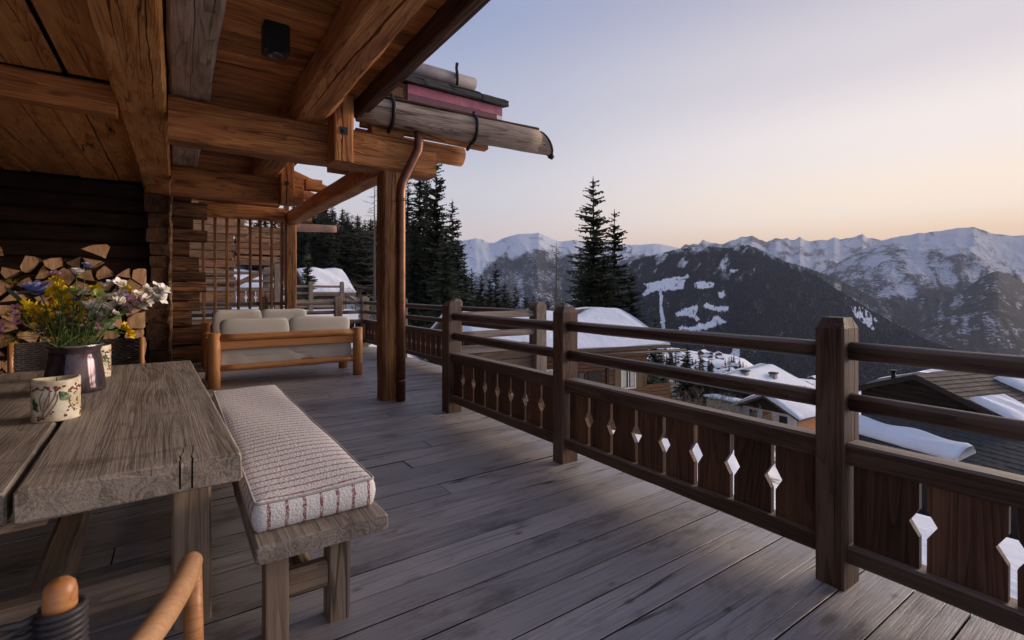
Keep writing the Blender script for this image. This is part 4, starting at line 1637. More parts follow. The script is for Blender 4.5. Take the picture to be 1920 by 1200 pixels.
def sofa(name, label, x0, x1, y0, y1, face, seed, backz=.975):
    """log-framed sofa; face = +1 when its back is at y0 (towards the camera)"""
    s_ = thing(name, label, 'sofa', T((x0 + x1) / 2, (y0 + y1) / 2, 0), 'slatted log-frame sofas facing each other')
    r = random.Random(seed)
    yb = y0 if face > 0 else y1
    yf = y1 if face > 0 else y0
    for (x, y, h) in ((x0, yb, .79), (x1, yb, .79), (x0, yf, .66), (x1, yf, .66)):
        m_ = round_mesh(h, .078, rough=.0015, n=20, seed=r.random())
        link('leg', m_, s_, axisM((x, y, 0), (x, y, h)), W_TEAK)
    roundlog('back_rail', (x0 + .05, yb, .715), (x1 - .05, yb, .715), .052, W_TEAK, s_, rough=.0015, n=16, seed=r.random())
    timber('back_board', (x0 + .06, yb, .605), (x1 - .06, yb, .605), .035, .115, W_TEAK, s_, rough=.001, bevel=.008, seed=r.random())
    roundlog('lower_rail', (x0 + .05, yb, .275), (x1 - .05, yb, .275), .046, W_TEAK, s_, rough=.0015, n=16, seed=r.random())
    roundlog('lower_rail', (x0 + .05, yf, .275), (x1 - .05, yf, .275), .046, W_TEAK, s_, rough=.0015, n=16, seed=r.random())
    for x in (x0, x1):
        roundlog('arm', (x, yb, .60), (x, yf, .60), .045, W_TEAK, s_, rough=.0015, n=14, seed=r.random())
        roundlog('side_rail', (x, yb, .275), (x, yf, .275), .046, W_TEAK, s_, rough=.0015, n=14, seed=r.random())
    pl = MB()
    yl, yh = sorted((yb + .07 * face, yf - .05 * face))
    pl.box(x0 + .09, x1 - .09, yl, yh, .30, .335)
    pl.obj('platform', W_TEAK, s_)
    xm = (x0 + x1) / 2
    for (a, b) in ((x0 + .10, xm - .01), (xm + .01, x1 - .10)):
        w = b - a
        link('seat_cushion', soft_box_mesh(w, abs(yf - yb) - .2, .20, 14, power=9, seed=r.random(), lump=.010), s_,
             T((a + b) / 2, (yb + yf) / 2 + .05 * face, .44), M_LINEN)
        link('back_cushion', soft_box_mesh(w + .02, .23, backz - .40, 14, power=8.5, seed=r.random(), lump=.018), s_,
             T((a + b) / 2, yb + .20 * face, .40 + (backz - .40) / 2) @ RX(-.10 * face) @ RY(r.uniform(-.01, .01)), M_LINEN)
    # loose linen under-cover hanging behind the lower rail
    cv = MB()
    nx = 60
    vs, fs = [], []
    for i in range(nx + 1):
        x = x0 + .09 + (x1 - x0 - .18) * i / nx
        for j in range(6):
            z = .30 + .24 * j / 5
            fold = .0022 * math.sin(i * .5 + j * .5) * (1 + math.sin(i * .21)) + (.022 * math.exp(-((i - 38 + j * 1.6) / 2.2) ** 2))
            vs.append((x, yb + (.065 + fold) * face, z))
    for i in range(nx):
        for j in range(5):
            fs.append((i * 6 + j, (i + 1) * 6 + j, (i + 1) * 6 + j + 1, i * 6 + j + 1))
    cv.add(vs, fs, True)
    cv.obj('skirt', M_LINEN, s_)
    return s_


s1 = sofa('sofa', 'nearer log-frame sofa seen from behind with grey linen cushions', .44, 2.49, 8.18, 9.05, 1, 1)
s2 = sofa('sofa', 'farther log-frame sofa facing the camera in front of the barred screen', .46, 2.28, 10.0, 10.95, -1, 2, backz=1.03)

# ---- woven chairs


def wicker_back(mb, path, z0, z1, rows, r=.0095):
    """horizontal woven strands that pass in front of and behind the stakes"""
    n = len(path)
    for k_ in range(rows):
        z = z0 + (z1 - z0) * (k_ + .5) / rows
        pts = []
        for i, (p, nv) in enumerate(path):
            o = .006 * (1 if (i + k_) % 2 else -1)
            pts.append((p[0] + nv[0] * o, p[1] + nv[1] * o, z))
        mb.tube(pts, r, 5, caps=True)


def far_chair(x, y, label, w=.42):
    c = thing('woven_chair', label, 'chair', T(x, y, 0), 'dark woven chairs at the far end of the table')
    path = []
    for i in range(15):
        t = (i / 14 - .5) * 2
        px, py = x + t * w / 2, y + .06 * (1 - t * t) - .05
        d = Vector((1, -.24 * t, 0)).normalized()
        path.append(((px, py), (-d.y, d.x)))
    wb = MB()
    wicker_back(wb, path, .46, .945, 26)
    wb.obj('woven_back', M_WICKER, c)
    st = MB()
    for i in range(0, 15, 2):
        st.tube([(path[i][0][0], path[i][0][1], .42), (path[i][0][0], path[i][0][1], .95)], .006, 5)
    st.obj('stakes', M_WICKER, c)
    for sx in (-1, 1):
        lx = x + sx * (w / 2 + .01)
        roundlog('back_post', (lx, y - .05, 0), (lx, y - .05, .955), .021, W_TEAK, c, rough=.001, n=12, seed=sx)
        roundlog('leg', (lx + sx * .01, y - .53, 0), (lx + sx * .01, y - .53, .60), .020, W_TEAK, c, rough=.001, n=12, seed=sx + 5)
        roundlog('arm', (lx, y - .05, .62), (lx + sx * .01, y - .55, .615), .021, W_TEAK, c, rough=.001, n=12, seed=sx + 9)
    link('seat', soft_box_mesh(w + .02, .46, .07, 8, power=8, seed=x), c, T(x, y - .30, .43), M_WICKER)
    return c


far_chair(-.96, 5.95, 'dark woven armchair behind the left half of the flower vase')
far_chair(-.50, 5.95, 'dark woven armchair behind the table right of the flower vase')

nc = thing('woven_chair', 'close armchair of oiled wood with a black woven back at the table end', 'chair', T(-.42, 1.45, 0))
bp_ = Vector((-.193, 1.30, 0))
path = []
for i in range(21):
    q = i / 20
    px = -.185 - .50 * q
    py = 1.262 - .045 * math.sin(math.pi * q)
    d = Vector((-1, -.14 * math.cos(math.pi * q), 0)).normalized()
    path.append(((px, py), (-d.y, d.x)))
wb = MB()
wicker_back(wb, path, .42, .795, 30, .0072)
# strands wrap the right post
for k_ in range(30):
    z = .42 + .375 * (k_ + .5) / 30
    pts = [(-.185 + .036 * math.cos(t), 1.262 + .036 * math.sin(t), z - .002 * math.sin(t)) for t in [math.radians(a) for a in range(-150, 151, 30)]]
    wb.tube(pts, .0072, 5)
wb.obj('woven_back', plain('black_wicker', (.035, .032, .034), .45, nscale=20, namt=.2), nc)
kb = MB()
kb.lathe([(.0, 0), (.026, 0), (.026, .70), (.026, .820), (.023, .836), (.015, .845), (.0, .848)], 24, (-.185, 1.262, 0))
kb.obj('back_post', W_TEAK, nc)
kb = MB()
kb.lathe([(.0, 0), (.026, 0), (.026, .70), (.026, .820), (.023, .836), (.015, .845), (.0, .848)], 24, (-.685, 1.262, 0))
kb.obj('back_post', W_TEAK, nc)
am = MB()
apts, ar = [], []
for i in range(15):
    q = i / 14
    x = -.120 + .158 * q + .030 * math.sin(math.pi * q)
    y = 1.20 + .475 * q
    z = .630 + .012 * math.sin(math.pi * q) + .004 * q
    apts.append((x, y, z))
    ar.append(.030 - .004 * abs(q - .4) - (.012 if q > .97 else 0))
am.tube(apts, ar, 18)
am.obj('arm', W_ARM, nc)
lgm = MB()
lgm.tube([(.040, 1.640, 0), (.039, 1.642, .4), (.035, 1.648, .615)], [.018, .024, .024], 16)
lgm.obj('leg', W_TEAK, nc)
lgm = MB()
lgm.tube([(-.90, 1.640, 0), (-.90, 1.642, .4), (-.895, 1.648, .615)], [.018, .024, .024], 16)
lgm.obj('leg', W_TEAK, nc)
link('seat', soft_box_mesh(.52, .46, .06, 8, power=8, seed=2), nc, T(-.43, 1.46, .40), plain('black_seat', (.03, .03, .032), .6))

# ---- things on the table


def wax_mat():
    m = NT('botanical_wax')
    v = m.coord(False)
    n = m.noise(v, 14, 4, .6)
    c = m.mix(m.mr(n, .35, .65), (.50, .41, .26), (.74, .69, .55))
    m.l(c, m.b.inputs['Base Color'])
    m.set(Roughness=.45)
    m.b.inputs['Subsurface Weight'].default_value = .25
    m.b.inputs['Subsurface Radius'].default_value = (.03, .018, .008)
    m.b.inputs['Subsurface Scale'].default_value = .5
    return m.m


M_WAX = wax_mat()
M_BERRY = plain('dried_petals', (.18, .045, .04), .7, nscale=30, namt=.3)
M_PRESSLEAF = plain('pressed_leaf', (.045, .085, .035), .7, nscale=30, namt=.35)
M_PRESSTWIG = plain('pressed_twig', (.20, .13, .085), .8)
M_PRESSGREY = plain('pressed_lichen', (.16, .23, .15), .8, nscale=50, namt=.4)


def candle(label, c, R, H, seed, rot):
    r = random.Random(seed)
    t_ = thing('botanical_candle', label, 'candle', T(*c), 'wax candles with pressed botanicals on the table')
    mb = MB()
    prof = [(0, 0), (R * .985, 0), (R, .006), (R, H * .5), (R, H - .008), (R * .985, H), (R * .88, H + .001), (R * .85, H - .006), (R * .4, H - .016), (0, H - .018)]
    mb.lathe(prof, 48, (0, 0, 0))
    # slightly uneven rim
    mb.v = [(x, y, z + (.004 * math.sin(2 * math.atan2(y, x) + seed) if z > H * .8 else 0)) for x, y, z in mb.v]
    mb.obj('wax', M_WAX, t_, T(*c))
    wk = MB()
    wk.tube([(0, 0, H - .02), (.002, 0, H + .004)], .002, 5)
    wk.obj('wick', M_IRON, t_, T(*c))

    def blob(mat, nm, items):
        b = MB()
        for (ang, z, sz, sh, tl) in items:
            ca = math.radians(ang) + rot
            cx, cy = math.cos(ca), math.sin(ca)
            n_ = 7 if sh == 'leaf' else 6
            pts = []
            for k_ in range(n_):
                t = 2 * math.pi * k_ / n_
                if sh == 'leaf':
                    a_, b_ = math.cos(t) * sz * 1.6, math.sin(t) * sz * .55
                else:
                    rr = sz * (1 + .35 * r.uniform(-1, 1))
                    a_, b_ = math.cos(t) * rr, math.sin(t) * rr
                uu = a_ * math.cos(tl) - b_ * math.sin(tl)
                vv = a_ * math.sin(tl) + b_ * math.cos(tl)
                pts.append((uu, vv))
            vs = []
            for lay, rad in ((1.0, R * .997), (.8, R + .0022)):
                for (uu, vv) in pts:
                    aa = ca + uu * lay / R
                    vs.append((rad * math.cos(aa), rad * math.sin(aa), z + vv * lay))
            vs.append((R * math.cos(ca) + .003 * cx, R * math.sin(ca) + .003 * cy, z))
            fs = [(k_, (k_ + 1) % n_, n_ + (k_ + 1) % n_, n_ + k_) for k_ in range(n_)] + [(n_ + k_, n_ + (k_ + 1) % n_, 2 * n_) for k_ in range(n_)]
            b.add(vs, fs)
        ob_ = b.obj(nm, mat, t_, T(*c))
        ob_['kind'] = 'stuff'
    band = [(a + r.uniform(-4, 4), H * .80 + r.uniform(-.012, .012), r.uniform(.005, .010), 'b', 0) for a in range(0, 360, 7)]
    low = [(r.uniform(0, 360), r.uniform(.012, H * .3), r.uniform(.004, .008), 'b', 0) for _ in range(26)]
    mid = [(r.uniform(25, 55), r.uniform(H * .2, H * .75), r.uniform(.003, .006), 'b', 0) for _ in range(22)]
    blob(M_BERRY, 'petals', band + low + mid)
    blob(M_PRESSLEAF, 'leaves', [(a + r.uniform(-6, 6), z + r.uniform(-.008, .008), r.uniform(.009, .018), r.choice(['leaf', 'b']), r.uniform(0, 3))
                                 for a, z in ((-58, H * .40), (-52, H * .32), (-60, H * .48), (14, H * .68), (20, H * .60), (10, H * .62), (150, H * .5), (200, H * .4), (100, H * .6))])
    blob(M_PRESSGREY, 'lichen', [(16 + r.uniform(-10, 10), H * .60 + r.uniform(-.022, .022), r.uniform(.005, .010), 'b', 0) for _ in range(14)])
    tw = MB()
    for (a0, z0, a1, z1) in ((-38, H * .10, -12, H * .78), (-33, H * .08, -5, H * .74), (-28, H * .10, -20, H * .76), (-20, H * .12, 0, H * .66), (-42, H * .3, -30, H * .72), (40, H * .2, 33, H * .6), (140, H * .1, 170, H * .7)):
        pts = []
        for k_ in range(8):
            q = k_ / 7
            aa = math.radians(a0 + (a1 - a0) * q + 6 * math.sin(q * 4 + a0)) + rot
            pts.append(((R + .0005) * math.cos(aa), (R + .0005) * math.sin(aa), z0 + (z1 - z0) * q))
        tw.tube(pts, .0022, 5)
    tw.obj('twigs', M_PRESSTWIG, t_, T(*c))
    return t_


ca_ = math.atan2(-1, .15)
candle('larger looking botanical candle nearest the camera on the seam of the table', (-.507, 3.36, .7505), .094, .205, 1, math.radians(-80))
candle('botanical candle half hidden behind the right side of the vase', (-.50, 4.80, .7505), .085, .235, 2, math.radians(-62))


def luster():
    m = NT('luster_glaze')
    v = m.coord(False)
    n = m.noise(m.mapped(v, (1, 1, .35)), 7, 4, .6)
    c = m.mix(m.mr(n, .35, .65), (.028, .020, .032), (.15, .115, .135))
    m.l(c, m.b.inputs['Base Color'])
    m.set(Roughness=.10, Metallic=.65)
    m.bump(m.noise(m.mapped(v, (1, 1, .3)), 5, 2, .5), .10, .03)
    return m.m


VC = Vector((-.545, 4.20, .7505))
vase = thing('flower_vase', 'wide dark mirror-glazed vase with a narrower neck full of flowers', 'vase', T(*VC))
vm = MB()
vm.lathe([(0, .0), (.150, 0), (.158, .008), (.157, .03), (.146, .12), (.134, .20), (.128, .245), (.129, .262), (.138, .285), (.145, .300), (.141, .301), (.126, .27), (.123, .245), (.12, .10), (.0, .09)], 56)
vb_ = vm.obj('body', luster(), vase, T(*VC))
rim = MB()
rim.tube([(.143 * math.cos(t), .143 * math.sin(t), .300) for t in [2 * math.pi * k_ / 48 for k_ in range(49)]], .0028, 6, caps=False)
rim.obj('rim', plain('silver_rim', (.62, .58, .58), .25, .9), vase, T(*VC))

# ---- flowers: each stem stands in the vase and is a thing of its own
M_STEM = plain('flower_stem', (.09, .16, .035), .6, nscale=20, vary=.3, rand=True)
M_LEAF = plain('flower_leaf', (.055, .125, .035), .55, nscale=14, namt=.2, vary=.35, rand=True)
M_PALELEAF = plain('pale_leaf', (.22, .30, .16), .6, nscale=14)


def petalmat(name, a, b_, rough=.6, trans=.25):
    m = NT(name)
    v = m.coord(True)
    n = m.noise(v, 40, 3, .5)
    c = m.mix(n, a, b_)
    m.l(c, m.b.inputs['Base Color'])
    m.set(Roughness=rough)
    m.b.inputs['Specular IOR Level'].default_value = .2
    m.b.inputs['Subsurface Weight'].default_value = trans
    m.b.inputs['Subsurface Radius'].default_value = (.01, .01, .01)
    m.b.inputs['Subsurface Scale'].default_value = .5
    return m.m


P_WHITE = petalmat('white_petal', (.74, .70, .68), (.88, .86, .84))
P_BLUE = petalmat('blue_petal', (.22, .25, .55), (.36, .39, .68))
P_DEEPBLUE = petalmat('deep_blue_petal', (.04, .09, .36), (.09, .15, .46))
P_YELLOW = petalmat('yellow_petal', (.72, .46, .01), (.85, .66, .03))
P_OCHRE = petalmat('ochre_petal', (.42, .25, .015), (.58, .37, .03))
P_PINK = petalmat('pink_petal', (.62, .27, .40), (.78, .50, .58))
P_PINKC = petalmat('pink_centre', (.30, .06, .12), (.40, .10, .17))
P_LIME = petalmat('lime_petal', (.42, .50, .12), (.62, .68, .28))
P_RED = petalmat('red_petal', (.42, .03, .025), (.55, .05, .03))


def petal(mb, M, L, W, cup=.25, mi=0, nL=4):
    """one petal along +X of its frame, cupped upward"""
    vs, fs = [], []
    for i in range(nL + 1):
        q = i / nL
        w = W * math.sin(math.pi * (.10 + .80 * q) ** .85) * (1 if q < .99 else .75)
        z = cup * L * q * q
        for s_ in (-1, 0, 1):
            vs.append(M @ Vector((L * q, s_ * w / 2, z + (.10 * w if s_ else 0))))
    for i in range(nL):
        for k_ in range(2):
            a = i * 3 + k_
            fs.append((a, a + 1, a + 4, a + 3))
    mb.add(vs, fs, True, mi)


def blossom_mesh(kind, seed):
    r = random.Random(seed)
    mb = MB()
    if kind == 'cherry':          # five notched petals and a yellow eye
        for k_ in range(5):
            petal(mb, RZ(k_ * 1.2566 + r.uniform(-.15, .15)) @ RY(-r.uniform(.15, .5)) @ T(.003, 0, 0), .030, .028, .15)
        for k_ in range(4):
            petal(mb, RZ(k_ * 1.57 + .6) @ RY(-r.uniform(.6, .9)), .019, .018, .2)
        for k_ in range(7):
            a = r.uniform(0, 6.28)
            mb.tube([(0, 0, 0), (.006 * math.cos(a), .006 * math.sin(a), .014)], .0011, 4, mi=1)
        return mb.mesh((P_WHITE, P_YELLOW))
    if kind == 'wax':             # pink waxflower
        for k_ in range(5):
            petal(mb, RZ(k_ * 1.2566) @ RY(-r.uniform(.2, .5)) @ T(.003, 0, 0), .016, .016, .3, nL=3)
        mb.lathe([(.0065, 0), (.0055, .003), (0, .001)], 8, mi=1)
        return mb.mesh((P_PINK, P_PINKC))
    if kind == 'yellow':          # tuft of yellow florets
        for k_ in range(6):
            petal(mb, RZ(k_ * 1.047 + r.uniform(-.2, .2)) @ RY(-r.uniform(.1, .7)), .026, .016, .25, nL=3)
        for k_ in range(5):
            petal(mb, RZ(k_ * 1.25 + .5) @ RY(-r.uniform(.8, 1.2)), .018, .012, .2, nL=3)
        return mb.mesh((P_YELLOW,))
    if kind == 'ochre':
        for k_ in range(14):
            petal(mb, RZ(k_ * .45 + r.uniform(-.2, .2)) @ RY(-r.uniform(-.1, 1.3)), .026, .013, .2, nL=3)
        return mb.mesh((P_OCHRE,))
    if kind == 'blue':            # big loose bloom
        for ring, (n_, L, W, el) in enumerate(((9, .080, .048, .12), (8, .066, .042, .5), (7, .048, .034, .85), (6, .030, .024, 1.15))):
            for k_ in range(n_):
                petal(mb, RZ(k_ * 6.283 / n_ + ring * .4 + r.uniform(-.1, .1)) @ RY(-el + r.uniform(-.15, .15)) @ T(.004, 0, .003 * ring), L * r.uniform(.85, 1.1), W, .16 * r.uniform(-.5, 1.2), nL=5)
        return mb.mesh((P_BLUE,))
    if kind == 'deepblue':
        for k_ in range(10):
            petal(mb, RZ(k_ * .63) @ RY(-r.uniform(.1, .8)), .030, .016, .2, nL=3)
        return mb.mesh((P_DEEPBLUE,))
    if kind in ('bud', 'lime', 'bluebud', 'red'):   # closed cup of wrapped petals
        L = {'bud': .034, 'lime': .046, 'bluebud': .036, 'red': .03}[kind]
        for ring, el in enumerate((.75, 1.05, 1.3)):
            for k_ in range(6):
                petal(mb, RZ(k_ * 1.047 + ring * .5) @ RY(-el), L * (1 - .1 * ring), L * .85, .0 - .25, nL=4)
        return mb.mesh(({'bud': P_WHITE, 'lime': P_LIME, 'bluebud': P_BLUE, 'red': P_RED}[kind],))


BLOS = {k_: [blossom_mesh(k_, s_) for s_ in range(3)] for k_ in ('cherry', 'wax', 'yellow', 'ochre', 'blue', 'deepblue', 'bud', 'lime', 'bluebud', 'red')}
LEAFM = []
for s_ in range(3):
    mb = MB()
    petal(mb, I4, .06, .026, .15 * (s_ - 1), nL=6)
    LEAFM.append(mb.mesh())
fr = random.Random(11)


def bez(a, b, c, n=9):
    return [(1 - t) ** 2 * a + 2 * t * (1 - t) * b + t * t * c for t in [i / (n - 1) for i in range(n)]]


def face_dir(p, wob=.5):
    """a frame whose Z leans outwards, up and to the viewer"""
    d = (p - VC - Vector((0, 0, .25)))
    z = (d.normalized() * .7 + Vector((.05, -.75, .35)) + Vector((fr.uniform(-wob, wob), fr.uniform(-wob, wob), fr.uniform(-wob, wob)))).normalized()
    x = z.orthogonal().normalized()
    y = z.cross(x)
    M = Matrix(((x.x, y.x, z.x, p.x), (x.y, y.y, z.y, p.y), (x.z, y.z, z.z, p.z), (0, 0, 0, 1)))
    return M @ RZ(fr.uniform(0, 6.28))


def fpt(zx, zy, t=None):
    """a spot in the bouquet from where it shows (enlarged by 4.616), at a depth of its own"""
    return point(zx / 4.616, 440 + zy / 4.616, 3.62 + fr.uniform(-.16, .10) if t is None else t)


def flower(label, kind, pts, cat='flower', name='flower', group=None, sc=1.0, leaves=2, stemr=.0026, t=None, bend=.5, wob=.5, leafmat_=None):
    P = [fpt(x, y, t) for x, y in pts]
    c = sum(P, Vector()) / len(P)
    ang = fr.uniform(0, 6.28)
    base = VC + Vector((.06 * math.cos(ang), .06 * math.sin(ang), .12))
    d = c - VC
    neck = VC + Vector((max(-.10, min(.10, d.x * .45)), max(-.10, min(.10, d.y * .45)), .30))
    fl = thing(name, label, cat, T(*base), group)
    st = MB()
    hub = neck.lerp(c, .72) if len(P) > 1 else c
    trunk = bez(neck, neck.lerp(hub, .5) + Vector((0, 0, .05 + .08 * bend)), hub)
    st.tube([base] + trunk, [stemr] * (len(trunk) + 1), 6)
    if len(P) > 1:
        for p in P:
            h = trunk[fr.randint(5, 8)]
            st.tube(bez(h, h.lerp(p, .5) + Vector((fr.uniform(-.01, .01), fr.uniform(-.01, .01), .015)), p, 5), stemr * .6, 5)
    st.obj('stem', M_STEM, fl)
    for p in P:
        me_ = fr.choice(BLOS[kind])
        k_ = sc * fr.uniform(.9, 1.25) * {'yellow': 1.7, 'cherry': 1.08, 'wax': 1.3, 'ochre': 1.5, 'lime': 1.2, 'bud': 1.2, 'bluebud': 1.2}.get(kind, 1.0)
        link('blossom', me_, fl, face_dir(p, wob) @ Matrix.Scale(k_, 4))
    for i in range(leaves):
        p = trunk[fr.randint(2, 7)] + Vector((fr.uniform(-.015, .015), fr.uniform(-.02, .0), 0))
        link('leaf', fr.choice(LEAFM), fl, face_dir(p, 1.0) @ RY(-.5) @ Matrix.Scale(fr.uniform(.5, .95), 4), leafmat_ or M_LEAF)
    return fl


flower('big lavender blue bloom on the left of the vase', 'blue', [(330, 500)], sc=1.30, t=3.50, leaves=1, wob=.15, stemr=.004)
flower('white ranunculus bud on a tall bare stem above the bouquet', 'bud', [(665, 345)], sc=1.25, leaves=0, t=3.6, bend=.2, wob=.2)
flower('pale blue bud on the tallest stem above the bouquet', 'bluebud', [(755, 285)], sc=1.2, leaves=0, t=3.6, bend=1.2, wob=.3)
flower('lime green bud in the middle of the bouquet', 'lime', [(640, 515)], sc=1.2, t=3.5, leaves=1)
flower('lime green bud right of the bouquet centre', 'lime', [(855, 525)], sc=1.0, t=3.5, leaves=2)
flower('small red flower beside the lavender bloom', 'red', [(452, 570)], sc=.9, t=3.5, leaves=0)
flower('deep blue cornflower in the middle of the bouquet', 'deepblue', [(650, 575)], sc=1.1, t=3.5, leaves=1)
flower('bright yellow flower cluster beside the lavender bloom', 'yellow', [(470, 480), (510, 470), (540, 510), (575, 490), (520, 545), (565, 590), (600, 560), (445, 500), (590, 605)], t=3.48, leaves=2)
flower('yellow sprig rising behind the white bud', 'yellow', [(490, 390), (500, 415), (520, 440)], t=3.6, leaves=0)
flower('yellow flowers beside the right lime bud', 'yellow', [(800, 490), (835, 470), (810, 520)], t=3.58, leaves=1)
flower('yellow flowers among the white blossom on the right', 'yellow', [(1060, 465), (1100, 480), (1135, 505)], t=3.6, leaves=1)
flower('yellow sprig leaning out low on the right', 'yellow', [(1080, 815), (1100, 850), (1115, 870), (1050, 800)], t=3.5, leaves=0)
flower('yellow sprig drooping over the front of the vase', 'yellow', [(555, 905), (590, 915), (600, 975), (640, 945)], t=3.26, leaves=0, bend=-.3)
for i, (lab, pts_) in enumerate((('ochre flower head low on the left side', [(430, 800), (480, 815), (450, 770)]), ('ochre flower heads in the left of the bouquet', [(290, 650), (310, 690), (235, 690)]),
                                ('ochre flower heads left of centre', [(400, 640), (410, 700), (440, 730), (370, 690)]), ('ochre flower heads at the bouquet centre', [(700, 665), (735, 680), (670, 690)]),
                                ('ochre pompom flower just over the vase neck', [(665, 745)]), ('ochre flower heads in the lower left', [(330, 765), (290, 745)]))):
    flower(lab, 'ochre', pts_, t=3.52 + .03 * (i % 3), leaves=2, sc=1.1)
flower('yellow flower heads massed at the middle of the bouquet', 'yellow', [(620, 640), (560, 650), (500, 640), (460, 600), (700, 610), (760, 570), (430, 540)], t=3.5, leaves=2)
flower('yellow flower heads on the lower left of the bouquet', 'yellow', [(300, 620), (350, 660), (260, 690), (380, 760), (450, 720)], t=3.52, leaves=2)
flower('yellow flowers at the left edge of the bouquet over the pink sprig', 'yellow', [(240, 600), (215, 650), (280, 655), (330, 700)], t=3.46, leaves=0)
flower('yellow flowers low at the middle just above the vase', 'yellow', [(480, 800), (430, 760), (560, 790), (700, 700), (690, 760)], t=3.42, leaves=0)
flower('pink waxflowers spread low in the front of the bouquet', 'wax', [(480, 850), (520, 830), (560, 860), (640, 880), (760, 890), (820, 860), (440, 830)], t=3.36, leaves=0, sc=1.2, name='waxflower_sprig', cat='flower sprig')
flower('ochre flower heads in the front centre of the bouquet', 'ochre', [(600, 690), (540, 660), (500, 740), (380, 720)], t=3.42, leaves=0)
flower('white blossoms in the front right of the bouquet', 'cherry', [(760, 640), (800, 610), (860, 700), (920, 640), (720, 600)], t=3.42, leaves=0, sc=1.2, name='blossom_branch', cat='blossom branch')
flower('pink waxflowers in the front centre over the vase rim', 'wax', [(690, 850), (720, 800), (830, 790), (860, 830), (610, 790), (560, 760)], t=3.36, leaves=0, sc=1.3, name='waxflower_sprig', cat='flower sprig')
CH = [[(1270, 480), (1290, 510), (1360, 500), (1400, 510), (1345, 560), (1385, 555), (1370, 460), (1410, 480)], [(1190, 520), (1160, 540), (1230, 590), (1260, 610), (1220, 640), (1270, 570)],
      [(990, 580), (1020, 600), (960, 620), (1040, 590), (1060, 520)], [(840, 660), (880, 650), (910, 680), (950, 660), (990, 690), (830, 700)], [(930, 540), (880, 560), (860, 600)],
      [(970, 425), (1030, 430), (880, 440)], [(750, 500), (730, 520)], [(350, 590), (380, 560)], [(940, 800), (970, 790)]]
CL = ['white blossom branch reaching out farthest to the right', 'white blossom branch beside the right tip of the bouquet', 'white blossoms right of the bouquet centre',
      'white blossoms low on the right of the bouquet', 'white blossoms behind the right lime bud', 'white blossoms along the top right of the bouquet',
      'small white blossom between the lime buds', 'white blossom under the lavender bloom', 'tiny white blossom low beside the vase on the right']
for i, (p_, lab) in enumerate(zip(CH, CL)):
    flower(lab, 'cherry', p_, t=3.50 + .04 * (i % 3), leaves=3, sc=1.32 if i < 6 else 1.0, name='blossom_branch', cat='blossom branch')
PK = [[(1100, 540), (1130, 570), (1195, 560), (1200, 600), (1150, 610), (1090, 630), (1110, 670), (1080, 650)], [(540, 720), (570, 735), (610, 755)], [(640, 820), (660, 800), (680, 830)],
      [(740, 740), (735, 850), (760, 830), (790, 820), (810, 780), (780, 850)], [(860, 750), (870, 790)], [(345, 810), (370, 815), (325, 840), (385, 865)],
      [(140, 640), (170, 640), (145, 700), (95, 680), (160, 750)], [(20, 800), (15, 850), (55, 810)], [(475, 335), (530, 345), (470, 350)]]
PL = ['pink waxflower sprig among the white blossom', 'pink waxflowers left of the vase neck', 'pink waxflowers just above the vase rim', 'pink waxflower cluster right over the vase',
      'pink waxflowers at the lower right', 'pink waxflower sprig low on the left', 'pale pink waxflower sprig reaching left', 'pink waxflower sprig at the far left edge', 'tiny pink flowers at the top left']
for i, (p_, lab) in enumerate(zip(PK, PL)):
    flower(lab, 'wax', p_, t=3.46 + .04 * (i % 3), leaves=3, sc=1.35, name='waxflower_sprig', cat='flower sprig')
# greenery: fine sprays filling the bouquet
gl_ = thing('greenery_sprig', 'fine green foliage filling the bouquet above the vase rim', 'greenery', T(*(VC + Vector((0, 0, .2)))))
gs_ = MB()
gls = MB()
for i in range(80):
    q = fr.random()
    zx = fr.uniform(250, 980)
    zy = fr.uniform(600, 900) + abs(zx - 640) * -.1
    p = fpt(zx, zy, 3.6 + fr.uniform(-.16, .14))
    nk = VC + Vector((fr.uniform(-.09, .09), fr.uniform(-.09, .09), .27))
    path_ = bez(nk, nk.lerp(p, .5) + Vector((0, 0, .05)), p, 7)
    gs_.tube(path_, .0016, 4)
    for k_ in range(7):
        pp_ = path_[fr.randint(2, 6)]
        petal(gls, face_dir(pp_ + Vector((fr.uniform(-.02, .02), fr.uniform(-.02, .02), fr.uniform(-.01, .02))), 1.2) @ RY(-.7), fr.uniform(.015, .034), fr.uniform(.003, .007), .1, nL=3)
gs_.obj('stems', M_STEM, gl_)
gls.obj('leaves', M_LEAF, gl_)
pl_ = thing('leaf_sprig', 'pale veined leaf on a stem arching out on the far left of the bouquet', 'leaf', T(*(VC + Vector((0, 0, .2)))))
a_, b_ = fpt(200, 590, 3.5), fpt(20, 460, 3.45)
st = MB()
st.tube(bez(VC + Vector((-.08, -.02, .29)), VC + Vector((-.25, -.02, .42)), a_) + bez(a_, a_.lerp(b_, .4) + Vector((0, 0, -.02)), a_.lerp(b_, .3), 4)[1:], .0028, 6)
st.obj('stem', M_STEM, pl_)
lf = MB()
dx_ = (b_ - a_)
xm = dx_.normalized()
ym = Vector((0, -.3, 1)).cross(xm).normalized()
zm = xm.cross(ym)
petal(lf, Matrix(((xm.x, ym.x, zm.x, a_.x), (xm.y, ym.y, zm.y, a_.y), (xm.z, ym.z, zm.z, a_.z), (0, 0, 0, 1))) @ RX(1.1), dx_.length, .062, .08, nL=8)
lf.obj('leaf', M_PALELEAF, pl_)
dl = thing('dill_sprig', 'feathery olive seed heads at the left edge of the bouquet', 'seed head', T(*(VC + Vector((0, 0, .2)))))
dm = MB()
